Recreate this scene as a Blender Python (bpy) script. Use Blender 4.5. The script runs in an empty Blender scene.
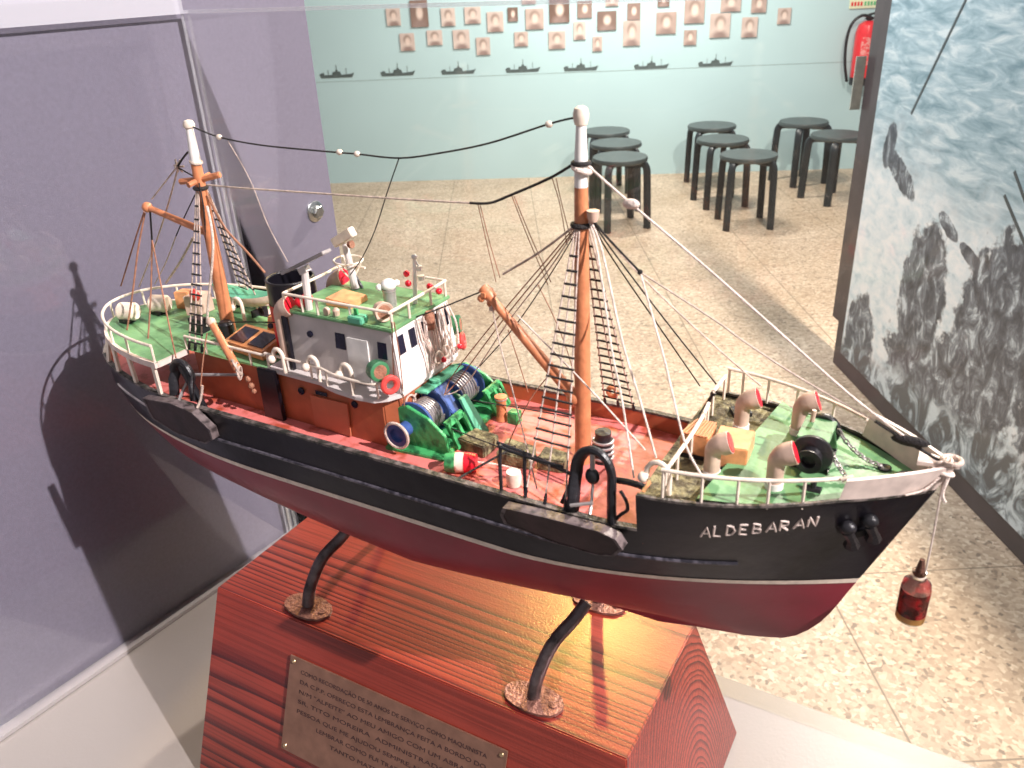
import bpy, bmesh, math, random
from mathutils import Vector, Matrix
random.seed(7)
PI = math.pi
SC = bpy.context.scene
COL = SC.collection

# ------------------------------------------------------------------ camera
def cam_basis(pitch, roll):
    p = math.radians(pitch); r = math.radians(roll)
    f = Vector((0, math.cos(p), -math.sin(p))); x = Vector((1, 0, 0)); up = x.cross(f)
    return x*math.cos(r)+up*math.sin(r), up*math.cos(r)-x*math.sin(r), f
cr, cu, cf = cam_basis(26.689, -2.8433)
cd = bpy.data.cameras.new('camera'); cam = bpy.data.objects.new('camera', cd); COL.objects.link(cam)
m = Matrix((cr, cu, -cf)).transposed().to_4x4(); m.translation = Vector((0, 0, 1.55)); cam.matrix_world = m
cd.sensor_width = 36; cd.lens = 827.05/1024*36; cd.clip_start = .01; cd.clip_end = 60
cd.dof.use_dof = True; cd.dof.focus_distance = .74; cd.dof.aperture_fstop = 17
SC.camera = cam

# ------------------------------------------------------------------ light and exposure
SC.view_settings.view_transform = 'Standard'; SC.view_settings.look = 'None'
SC.view_settings.gamma = 1; SC.view_settings.use_curve_mapping = False
SC.view_settings.exposure = 0.25
wd = bpy.data.worlds.new('room_light'); SC.world = wd; wd.use_nodes = True
wd.node_tree.nodes['Background'].inputs[0].default_value = (.86, .84, .90, 1)
wd.node_tree.nodes['Background'].inputs[1].default_value = .36
def aim(o, tgt):
    o.rotation_euler = (Vector(tgt)-o.location).to_track_quat('-Z', 'Y').to_euler()
def spot(name, loc, tgt, power, color, size, cone, blend=.4):
    l = bpy.data.lights.new(name, 'SPOT'); l.energy = power; l.color = color; l.shadow_soft_size = size
    l.spot_size = math.radians(cone); l.spot_blend = blend
    o = bpy.data.objects.new(name, l); COL.objects.link(o); o.location = loc; aim(o, tgt); return o
def area(name, loc, tgt, power, color, sx, sy):
    l = bpy.data.lights.new(name, 'AREA'); l.energy = power; l.color = color; l.shape = 'RECTANGLE'; l.size = sx; l.size_y = sy
    o = bpy.data.objects.new(name, l); COL.objects.link(o); o.location = loc; aim(o, tgt); return o
spot('key_spotlight', (1.44, -.58, 2.75), (-.03, .55, 1.25), 400, (1, .93, .92), .016, 32)
spot('warm_spotlight', (.28, 2.3, 2.72), (.05, .55, 1.1), 90, (1, .66, .16), .07, 26)
area('floor_ceiling_lamp', (1.51, 2.3, 3.0), (1.2, 2.2, 0), 145, (1, .89, .76), .10, .10)
area('wall_washer', (.95, 5.7, 2.7), (.55, 6.85, 1.0), 72, (1, .97, .88), .5, .2)
area('room_ceiling_lamp', (.6, 4.3, 3.0), (.6, 4.6, 0), 36, (1, .90, .80), 1.4, 1.0)

spot('panel_fill_spot', (.35, 3.3, 2.9), (1.38, 2.5, .75), 150, (.93, .97, 1), .06, 50)  # added fill without a known fixture, brightens the sea print

# ------------------------------------------------------------------ materials
def nm(name):
    mt = bpy.data.materials.new(name); mt.use_nodes = True; nt = mt.node_tree
    return mt, nt, nt.nodes['Principled BSDF']
def mat(name, col, rough=.5, metal=0, var=.12, vscale=40, bump=.15, bscale=120, coat=0, col2=None, mix=(.45, .62)):
    """painted / plain material with a gentle mottled colour and a fine bump"""
    mt, nt, b = nm(name); N = nt.nodes; L = nt.links
    tc = N.new('ShaderNodeTexCoord')
    n1 = N.new('ShaderNodeTexNoise'); n1.inputs['Scale'].default_value = vscale; n1.inputs['Detail'].default_value = 5
    L.new(tc.outputs['Object'], n1.inputs['Vector'])
    cr_ = N.new('ShaderNodeValToRGB')
    if col2 is None:
        d = tuple(c*(1-var*1.6) for c in col); e = tuple(min(1, c*(1+var)) for c in col)
        cr_.color_ramp.elements[0].position = .3; cr_.color_ramp.elements[1].position = .7
    else:
        d, e = col2, col; cr_.color_ramp.elements[0].position = mix[0]; cr_.color_ramp.elements[1].position = mix[1]
    cr_.color_ramp.elements[0].color = (*d, 1); cr_.color_ramp.elements[1].color = (*e, 1)
    L.new(n1.outputs['Fac'], cr_.inputs['Fac']); L.new(cr_.outputs['Color'], b.inputs['Base Color'])
    b.inputs['Roughness'].default_value = rough; b.inputs['Metallic'].default_value = metal
    b.inputs['Coat Weight'].default_value = coat; b.inputs['Coat Roughness'].default_value = .12
    if bump:
        n2 = N.new('ShaderNodeTexNoise'); n2.inputs['Scale'].default_value = bscale; n2.inputs['Detail'].default_value = 3
        L.new(tc.outputs['Object'], n2.inputs['Vector'])
        bp = N.new('ShaderNodeBump'); bp.inputs['Strength'].default_value = bump; bp.inputs['Distance'].default_value = .002
        L.new(n2.outputs['Fac'], bp.inputs['Height']); L.new(bp.outputs['Normal'], b.inputs['Normal'])
    return mt
M = {}
M['black'] = mat('black_hull_paint', (.007, .006, .010), .30, var=.3, vscale=25, bump=.25, bscale=60, coat=.12)
M['blackiron'] = mat('black_iron', (.014, .013, .016), .38, var=.3, bump=.3, bscale=300)
M['hullred'] = mat('hull_red_paint', (.26, .022, .040), .42, var=.15, vscale=20, bump=.12, bscale=70, coat=.1)
M['cream'] = mat('cream_paint', (.78, .66, .55), .5, var=.12, vscale=200)
M['white'] = mat('white_paint', (.82, .78, .74), .45, var=.06, vscale=120)
M['wallpaint'] = mat('wheelhouse_paint', (.60, .54, .52), .5, var=.10, vscale=60)
M['bulwhite'] = mat('bow_bulwark_paint', (.68, .56, .50), .5, var=.15, vscale=90)
M['deckred'] = mat('deck_red_paint', (.72, .20, .18), .5, vscale=70, bump=.3, bscale=160, col2=(.42, .075, .04), mix=(.36, .50))
M['brown'] = mat('brown_deckhouse_paint', (.42, .115, .05), .42, vscale=45, var=.2, bump=.2, bscale=100)
M['brownlight'] = mat('brown_door_paint', (.50, .155, .08), .45, var=.1)
M['orange'] = mat('mast_orange_paint', (.60, .22, .10), .45, var=.12, vscale=150, bump=.2, bscale=300)
M['varnish'] = mat('orange_varnished_wood', (.68, .31, .14), .4, var=.2, vscale=140)
M['green'] = mat('deck_green_paint', (.155, .33, .15), .5, vscale=40, bump=.3, bscale=130, col2=(.075, .19, .08), mix=(.34, .56))
M['teal'] = mat('teal_green_paint', (.11, .40, .25), .45, var=.15)
M['moss'] = mat('mossy_deck', (.26, .23, .12), .8, vscale=160, bump=.8, bscale=500, col2=(.07, .055, .03), mix=(.4, .6))
M['winchgreen'] = mat('winch_green_paint', (.06, .36, .12), .4, vscale=120, bump=.3, bscale=200, col2=(.02, .11, .04), mix=(.36, .5))
M['blue'] = mat('winch_blue_paint', (.045, .09, .27), .4, var=.25, vscale=120)
M['red'] = mat('bright_red_paint', (.75, .012, .03), .35, var=.1)
M['ringred'] = mat('lifebuoy_red_paint', (.75, .07, .06), .4, var=.12, vscale=300)
M['glass'] = mat('dark_window_glass', (.012, .012, .03), .12, var=.1, bump=0)
M['metal'] = mat('dull_metal', (.42, .38, .37), .4, metal=.6, var=.2, bump=.3, bscale=250)
M['steel'] = mat('zinc_bolt', (.62, .64, .63), .25, metal=1, var=.1, bump=.1)
M['caprail'] = mat('worn_cap_rail', (.16, .13, .12), .55, vscale=180, bump=.5, bscale=400, col2=(.025, .025, .02), mix=(.4, .62))
M['lampgreen'] = mat('dark_green_lamp', (.04, .17, .075), .35, var=.2)
M['pale'] = mat('pale_vent_paint', (.60, .42, .33), .5, var=.15, vscale=120)
M['rope_dark'] = mat('dark_rope', (.02, .016, .016), .8, var=.3, bump=.6, bscale=900)
M['rope_pale'] = mat('pale_rope', (.60, .47, .40), .8, var=.25, vscale=200, bump=.6, bscale=900)
M['rope_white'] = mat('white_rope', (.80, .66, .58), .75, var=.15, vscale=200, bump=.7, bscale=900)
M['rope_brown'] = mat('brown_rope', (.34, .15, .09), .8, var=.25, vscale=200, bump=.6, bscale=900)
M['iron'] = mat('cradle_steel', (.13, .10, .10), .3, metal=.75, vscale=90, bump=.35, bscale=220, var=.4)
M['rust'] = mat('rusty_foot_steel', (.36, .17, .13), .4, metal=.4, vscale=200, bump=.6, bscale=400, col2=(.16, .07, .055), mix=(.3, .65))
M['stool'] = mat('black_stool_lacquer', (.022, .028, .032), .35, var=.15, vscale=10, bump=.05)
M['stooltop'] = mat('stool_seat_lacquer', (.06, .075, .075), .4, var=.15, vscale=10, bump=.05)
M['extred'] = mat('extinguisher_red', (.72, .03, .04), .3, var=.05, bump=0)
M['plaque'] = mat('brushed_plaque', (.28, .145, .10), .38, metal=.35, var=.12, vscale=90, bump=.1)
M['ink'] = mat('engraved_ink', (.05, .02, .02), .6, bump=0)
M['brass'] = mat('brass_screw', (.75, .55, .32), .3, metal=.9, bump=0)
M['strip'] = mat('silver_strip', (.40, .37, .37), .22, metal=.4, var=.05, vscale=8, bump=.05)
M['decal'] = mat('printed_boat_grey', (.09, .12, .12), .7, var=.2, bump=0)
M['wallline'] = mat('printed_line_grey', (.33, .42, .42), .7, bump=0)
M['cork'] = mat('dark_cork', (.13, .05, .03), .8, var=.3, vscale=400, bump=.7, bscale=800)

def wood_block():
    mt, nt, b = nm('ringed_red_pine'); N = nt.nodes; L = nt.links
    tc = N.new('ShaderNodeTexCoord'); mp = N.new('ShaderNodeMapping')
    mp.inputs['Location'].default_value = (0, -.030, -.012)     # pith of the log
    L.new(tc.outputs['Object'], mp.inputs['Vector'])
    st = N.new('ShaderNodeMapping'); st.inputs['Scale'].default_value = (2.2, 26, 26)
    L.new(tc.outputs['Object'], st.inputs['Vector'])
    nz = N.new('ShaderNodeTexNoise'); nz.inputs['Scale'].default_value = 1; nz.inputs['Detail'].default_value = 3
    L.new(st.outputs['Vector'], nz.inputs['Vector'])
    sp = N.new('ShaderNodeSeparateXYZ'); L.new(mp.outputs['Vector'], sp.inputs[0])
    cb = N.new('ShaderNodeCombineXYZ'); L.new(sp.outputs['Y'], cb.inputs['Y'])
    mz = N.new('ShaderNodeMath'); mz.operation = 'MULTIPLY'; mz.inputs[1].default_value = .55
    L.new(sp.outputs['Z'], mz.inputs[0]); L.new(mz.outputs[0], cb.inputs['Z'])
    ln = N.new('ShaderNodeVectorMath'); ln.operation = 'LENGTH'; L.new(cb.outputs[0], ln.inputs[0])
    ad = N.new('ShaderNodeMath'); ad.operation = 'MULTIPLY_ADD'; ad.inputs[1].default_value = .004
    L.new(nz.outputs['Fac'], ad.inputs[0]); L.new(ln.outputs['Value'], ad.inputs[2])
    fr = N.new('ShaderNodeMath'); fr.operation = 'MULTIPLY'; fr.inputs[1].default_value = 1/.0034
    wp_ = N.new('ShaderNodeTexNoise'); wp_.noise_dimensions = '1D'; wp_.inputs['Scale'].default_value = 55; wp_.inputs['Detail'].default_value = 2
    L.new(ad.outputs[0], wp_.inputs['W']); wa = N.new('ShaderNodeMath'); wa.operation = 'MULTIPLY_ADD'; wa.inputs[1].default_value = .009
    L.new(wp_.outputs['Fac'], wa.inputs[0]); L.new(ad.outputs[0], wa.inputs[2]); L.new(wa.outputs[0], fr.inputs[0]); f2 = N.new('ShaderNodeMath'); f2.operation = 'FRACT'; L.new(fr.outputs[0], f2.inputs[0])
    rp = N.new('ShaderNodeValToRGB'); e = rp.color_ramp.elements
    e[0].position = 0; e[0].color = (.38, .050, .030, 1); e[1].position = 1; e[1].color = (.13, .010, .012, 1)
    e.new(.45).color = (.36, .046, .028, 1); e.new(.72).color = (.20, .018, .015, 1); e.new(.93).color = (.07, .006, .008, 1)
    L.new(f2.outputs[0], rp.inputs['Fac'])
    n2 = N.new('ShaderNodeTexNoise'); n2.inputs['Scale'].default_value = 9; L.new(tc.outputs['Object'], n2.inputs['Vector'])
    mx = N.new('ShaderNodeMixRGB'); mx.blend_type = 'MULTIPLY'; mx.inputs['Fac'].default_value = .5
    r2 = N.new('ShaderNodeValToRGB'); r2.color_ramp.elements[0].position = .35; r2.color_ramp.elements[0].color = (.6, .5, .45, 1)
    r2.color_ramp.elements[1].position = .65; r2.color_ramp.elements[1].color = (1, 1, 1, 1)
    L.new(n2.outputs['Fac'], r2.inputs['Fac']); L.new(rp.outputs['Color'], mx.inputs[1]); L.new(r2.outputs['Color'], mx.inputs[2])
    sm = N.new('ShaderNodeMapping'); sm.inputs['Scale'].default_value = (7, 420, 420); L.new(tc.outputs['Object'], sm.inputs['Vector'])
    sn = N.new('ShaderNodeTexNoise'); sn.inputs['Scale'].default_value = 1; sn.inputs['Detail'].default_value = 2; L.new(sm.outputs[0], sn.inputs['Vector'])
    sr = N.new('ShaderNodeValToRGB'); sr.color_ramp.elements[0].position = .38; sr.color_ramp.elements[0].color = (.55, .5, .5, 1); sr.color_ramp.elements[1].position = .55; sr.color_ramp.elements[1].color = (1, 1, 1, 1)
    L.new(sn.outputs['Fac'], sr.inputs['Fac']); m5 = N.new('ShaderNodeMixRGB'); m5.blend_type = 'MULTIPLY'; m5.inputs['Fac'].default_value = .7
    L.new(mx.outputs[0], m5.inputs[1]); L.new(sr.outputs[0], m5.inputs[2]); L.new(m5.outputs[0], b.inputs['Base Color'])
    b.inputs['Roughness'].default_value = .38; b.inputs['Coat Weight'].default_value = .55; b.inputs['Coat Roughness'].default_value = .2
    n3 = N.new('ShaderNodeTexNoise'); n3.inputs['Scale'].default_value = 600; L.new(tc.outputs['Object'], n3.inputs['Vector'])
    bp = N.new('ShaderNodeBump'); bp.inputs['Strength'].default_value = .28; bp.inputs['Distance'].default_value = .0005
    ms = N.new('ShaderNodeMath'); ms.operation = 'MULTIPLY_ADD'; ms.inputs[1].default_value = -.35
    L.new(f2.outputs[0], ms.inputs[0]); L.new(n3.outputs['Fac'], ms.inputs[2])
    L.new(ms.outputs[0], bp.inputs['Height']); L.new(bp.outputs['Normal'], b.inputs['Normal']); L.new(bp.outputs['Normal'], b.inputs['Coat Normal'])
    return mt
M['wood'] = wood_block()

def floor_mat():
    mt, nt, b = nm('pebble_terrazzo_tiles'); N = nt.nodes; L = nt.links
    tc = N.new('ShaderNodeTexCoord')
    v = N.new('ShaderNodeTexVoronoi'); v.inputs['Scale'].default_value = 95; v.inputs['Randomness'].default_value = 1
    nz = N.new('ShaderNodeTexNoise'); nz.inputs['Scale'].default_value = 40; nz.inputs['Detail'].default_value = 4
    L.new(tc.outputs['Object'], nz.inputs['Vector'])
    mxv = N.new('ShaderNodeMixRGB'); mxv.inputs['Fac'].default_value = .02
    L.new(tc.outputs['Object'], mxv.inputs[1]); L.new(nz.outputs['Color'], mxv.inputs[2]); L.new(mxv.outputs[0], v.inputs['Vector'])
    sp = N.new('ShaderNodeSeparateColor'); L.new(v.outputs['Color'], sp.inputs[0])
    rp = N.new('ShaderNodeValToRGB'); e = rp.color_ramp.elements
    e[0].position = 0; e[0].color = (.26, .20, .15, 1); e[1].position = 1; e[1].color = (.76, .64, .50, 1)
    e.new(.10).color = (.44, .33, .24, 1); e.new(.45).color = (.55, .425, .315, 1); e.new(.75).color = (.61, .48, .36, 1)
    L.new(sp.outputs[0], rp.inputs['Fac'])
    n2 = N.new('ShaderNodeTexNoise'); n2.inputs['Scale'].default_value = 2.2; n2.inputs['Detail'].default_value = 6; L.new(tc.outputs['Object'], n2.inputs['Vector'])
    r2 = N.new('ShaderNodeValToRGB'); r2.color_ramp.elements[0].position = .3; r2.color_ramp.elements[0].color = (.78, .74, .68, 1)
    r2.color_ramp.elements[1].position = .7; r2.color_ramp.elements[1].color = (1, 1, 1, 1); L.new(n2.outputs['Fac'], r2.inputs['Fac'])
    mx = N.new('ShaderNodeMixRGB'); mx.blend_type = 'MULTIPLY'; mx.inputs['Fac'].default_value = 1
    L.new(rp.outputs['Color'], mx.inputs[1]); L.new(r2.outputs['Color'], mx.inputs[2])
    br = N.new('ShaderNodeTexBrick'); br.offset = 0; br.inputs['Scale'].default_value = 1; br.inputs['Brick Width'].default_value = .61
    br.inputs['Row Height'].default_value = .61; br.inputs['Mortar Size'].default_value = .003; br.inputs['Mortar Smooth'].default_value = .3
    mp = N.new('ShaderNodeMapping'); mp.inputs['Location'].default_value = (-.83+.61*6, .03+.61*4, 0); L.new(tc.outputs['Object'], mp.inputs['Vector']); L.new(mp.outputs[0], br.inputs['Vector'])
    m3 = N.new('ShaderNodeMixRGB'); m3.inputs[2].default_value = (.16, .12, .08, 1)
    ml = N.new('ShaderNodeMath'); ml.operation = 'MULTIPLY'; ml.inputs[1].default_value = .75
    L.new(br.outputs['Fac'], ml.inputs[0]); L.new(ml.outputs[0], m3.inputs['Fac']); L.new(mx.outputs[0], m3.inputs[1])
    L.new(m3.outputs[0], b.inputs['Base Color']); b.inputs['Roughness'].default_value = .45
    return mt
def wall_mat():
    return mat('teal_wall_paint', (.47, .65, .68), .7, var=.03, vscale=1.2, bump=.03)
def panel_mat(name, col, rough):
    mt = mat(name, col, rough, var=.05, vscale=300, bump=.12, bscale=900); return mt

def portrait_mat():
    """faded sepia portraits: a pale face, darker hair and shoulders, different on every card"""
    mt, nt, b = nm('sepia_portrait_print'); N = nt.nodes; L = nt.links
    tc = N.new('ShaderNodeTexCoord'); oi = N.new('ShaderNodeObjectInfo')
    def blob(cx, cz, rx, rz):
        mp = N.new('ShaderNodeMapping'); mp.vector_type = 'POINT'
        mp.inputs['Location'].default_value = (-cx/rx, 0, -cz/rz); mp.inputs['Scale'].default_value = (1/rx, 0, 1/rz)
        L.new(tc.outputs['Generated'], mp.inputs['Vector'])
        ln = N.new('ShaderNodeVectorMath'); ln.operation = 'LENGTH'; L.new(mp.outputs[0], ln.inputs[0])
        r = N.new('ShaderNodeMapRange'); r.inputs['From Min'].default_value = .55; r.inputs['From Max'].default_value = 1.2
        r.inputs['To Min'].default_value = 1; r.inputs['To Max'].default_value = 0; L.new(ln.outputs['Value'], r.inputs['Value']); return r.outputs[0]
    bg = N.new('ShaderNodeValToRGB'); bg.color_ramp.elements[0].color = (.15, .09, .07, 1); bg.color_ramp.elements[1].color = (.66, .55, .50, 1)
    bg.color_ramp.elements.new(.3).color = (.42, .31, .27, 1)
    L.new(oi.outputs['Random'], bg.inputs['Fac'])
    cur = bg.outputs[0]
    nz = N.new('ShaderNodeTexNoise'); nz.inputs['Scale'].default_value = 9; L.new(tc.outputs['Object'], nz.inputs['Vector'])
    for bl, c in ((blob(.5, .02, .42, .30), (.28, .20, .18, 1)), (blob(.5, .64, .27, .28), (.22, .15, .12, 1)), (blob(.52, .53, .21, .27), (.72, .58, .51, 1))):
        mx = N.new('ShaderNodeMixRGB'); L.new(bl, mx.inputs[0]); L.new(cur, mx.inputs[1]); mx.inputs[2].default_value = c; cur = mx.outputs[0]
    m2 = N.new('ShaderNodeMixRGB'); m2.blend_type = 'OVERLAY'; m2.inputs[0].default_value = .35; L.new(cur, m2.inputs[1]); L.new(nz.outputs['Fac'], m2.inputs[2])
    L.new(m2.outputs[0], b.inputs['Base Color']); b.inputs['Roughness'].default_value = .5
    return mt

def sea_mat():
    """the printed photograph of surf breaking on rocks; x of the print runs along its width, z up"""
    mt, nt, b = nm('printed_sea_photo'); N = nt.nodes; L = nt.links
    tc = N.new('ShaderNodeTexCoord'); sp = N.new('ShaderNodeSeparateXYZ'); L.new(tc.outputs['Object'], sp.inputs[0])
    def mapping(sc, loc=(0, 0, 0)):
        q = N.new('ShaderNodeMapping'); q.inputs['Scale'].default_value = sc; q.inputs['Location'].default_value = loc
        L.new(tc.outputs['Object'], q.inputs['Vector']); return q.outputs[0]
    def noise(vec, scale, det=8, rough=.6, dist=0):
        n = N.new('ShaderNodeTexNoise'); n.inputs['Scale'].default_value = scale; n.inputs['Detail'].default_value = det
        n.inputs['Roughness'].default_value = rough; n.inputs['Distortion'].default_value = dist; L.new(vec, n.inputs['Vector']); return n.outputs['Fac']
    def ramp(f, stops):
        r = N.new('ShaderNodeValToRGB'); e = r.color_ramp.elements
        e[0].position, e[0].color = stops[0][0], (*stops[0][1], 1); e[1].position, e[1].color = stops[-1][0], (*stops[-1][1], 1)
        for p_, c_ in stops[1:-1]: e.new(p_).color = (*c_, 1)
        L.new(f, r.inputs['Fac']); return r.outputs[0]
    def math_(op, a, b_, c_=None):
        q = N.new('ShaderNodeMath'); q.operation = op
        for i, v in enumerate((a, b_, c_)):
            if v is None: continue
            if isinstance(v, (int, float)): q.inputs[i].default_value = v
            else: L.new(v, q.inputs[i])
        return q.outputs[0]
    def mix(f, a, b_):
        q = N.new('ShaderNodeMixRGB'); L.new(f, q.inputs[0]) if not isinstance(f, float) else None
        for i, v in ((1, a), (2, b_)):
            if isinstance(v, tuple): q.inputs[i].default_value = (*v, 1)
            else: L.new(v, q.inputs[i])
        return q.outputs[0]
    # open water with ripples running along the print
    rip = noise(mapping((2.2, 1, 9)), 3.0, 8, .62, .6)
    water = ramp(rip, [(.34, (.20, .33, .40)), (.5, (.40, .56, .64)), (.64, (.70, .82, .87))])
    # foam bank: everything below a wavy line
    ed = noise(mapping((1, 1, 1)), 5, 6, .6)
    fo = math_('ADD', math_('MULTIPLY', ed, .55), math_('MULTIPLY', sp.outputs['Z'], -1.0))
    fo = math_('ADD', fo, math_('MULTIPLY', sp.outputs['X'], -.12))
    fmask = N.new('ShaderNodeMapRange'); fmask.inputs['From Min'].default_value = -.80; fmask.inputs['From Max'].default_value = -.56; L.new(fo, fmask.inputs['Value'])
    foam = ramp(noise(mapping((1, 1, 1.6)), 14, 8, .65, .4), [(.30, (.46, .62, .70)), (.45, (.72, .84, .90)), (.6, (.88, .94, .97))])
    cur = mix(fmask.outputs[0], water, foam)
    # rocks: union of rounded shapes with ragged borders
    wv = noise(mapping((1, 1, 1)), 16, 6, .65)
    def rock(cx, cz, rx, rz, rot=0):
        q = N.new('ShaderNodeMapping'); q.vector_type = 'TEXTURE'; q.inputs['Location'].default_value = (cx, 0, cz)
        q.inputs['Rotation'].default_value = (0, rot, 0); q.inputs['Scale'].default_value = (rx, 1000, rz); L.new(tc.outputs['Object'], q.inputs['Vector'])
        ln = N.new('ShaderNodeVectorMath'); ln.operation = 'LENGTH'; L.new(q.outputs[0], ln.inputs[0])
        return ln.outputs['Value']
    rocks = [rock(.58, .50, .14, .26), rock(.99, .52, .20, .32), rock(.20, .20, .12, .17), rock(.78, .27, .36, .17), rock(1.35, .62, .25, .42),
             rock(.21, .94, .040, .085, .15), rock(.31, .865, .13, .042, .45), rock(.66, .775, .07, .026, .4), rock(.80, .725, .06, .022, .3)]
    dmin = rocks[0]
    for r_ in rocks[1:]: dmin = math_('MINIMUM', dmin, r_)
    dmin = math_('ADD', dmin, math_('MULTIPLY_ADD', wv, 1.0, -.5))
    rm = N.new('ShaderNodeMapRange'); rm.inputs['From Min'].default_value = .94; rm.inputs['From Max'].default_value = 1.04
    rm.inputs['To Min'].default_value = 1; rm.inputs['To Max'].default_value = 0; L.new(dmin, rm.inputs['Value'])
    rt = noise(mapping((1.3, 1, .8)), 15, 10, .7, .8)
    rcol = ramp(rt, [(.34, (.035, .045, .06)), (.48, (.10, .12, .15)), (.56, (.22, .26, .30)), (.63, (.62, .72, .78))])
    cur = mix(rm.outputs[0], cur, rcol)
    # dark swirling water with foam streaks along the bottom
    sw = ramp(noise(mapping((1.2, 1, 1.0)), 8, 9, .66, 1.6), [(.46, (.11, .125, .135)), (.53, (.28, .35, .39)), (.60, (.66, .77, .82))])
    bz = math_('ADD', sp.outputs['Z'], math_('MULTIPLY_ADD', ed, .22, -.11))
    bz = math_('ADD', bz, math_('MULTIPLY', sp.outputs['X'], -.12))
    bm = N.new('ShaderNodeMapRange'); bm.inputs['From Min'].default_value = .10; bm.inputs['From Max'].default_value = .16
    bm.inputs['To Min'].default_value = 1; bm.inputs['To Max'].default_value = 0; L.new(bz, bm.inputs['Value'])
    cur = mix(bm.outputs[0], cur, sw)
    L.new(cur, b.inputs['Base Color']); b.inputs['Roughness'].default_value = .35
    return mt

def acrylic_mat(name, tint=(.985, .985, .985), gl=1.0):
    mt = bpy.data.materials.new(name); mt.use_nodes = True; nt = mt.node_tree; N = nt.nodes; L = nt.links
    N.remove(N['Principled BSDF']); out = N['Material Output']
    tr = N.new('ShaderNodeBsdfTransparent'); tr.inputs[0].default_value = (*tint, 1)
    g = N.new('ShaderNodeBsdfGlossy'); g.inputs['Roughness'].default_value = .02; g.inputs[0].default_value = (gl, gl, gl, 1)
    f = N.new('ShaderNodeFresnel'); f.inputs[0].default_value = 1.30
    ms = N.new('ShaderNodeMixShader'); L.new(f.outputs[0], ms.inputs[0]); L.new(tr.outputs[0], ms.inputs[1]); L.new(g.outputs[0], ms.inputs[2])
    L.new(ms.outputs[0], out.inputs[0]); return mt
def edge_mat():
    mt, nt, b = nm('acrylic_polished_edge'); b.inputs['Base Color'].default_value = (.70, .70, .76, 1); b.inputs['Roughness'].default_value = .15
    b.inputs['Alpha'].default_value = .30; return mt
def bottle_glass():
    mt, nt, b = nm('bottle_glass'); b.inputs['Base Color'].default_value = (.93, .84, .72, 1); b.inputs['Roughness'].default_value = .03
    b.inputs['Transmission Weight'].default_value = 1; b.inputs['IOR'].default_value = 1.3; return mt
M['acrylic'] = acrylic_mat('clear_acrylic'); M['edge'] = edge_mat(); M['bottleglass'] = bottle_glass()
M['liquid'] = mat('dark_red_filling', (.30, .015, .02), .25, vscale=90, bump=0, col2=(.07, .012, .012), mix=(.45, .55))
M['sediment'] = mat('amber_sediment', (.55, .32, .10), .3, bump=0)

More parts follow.
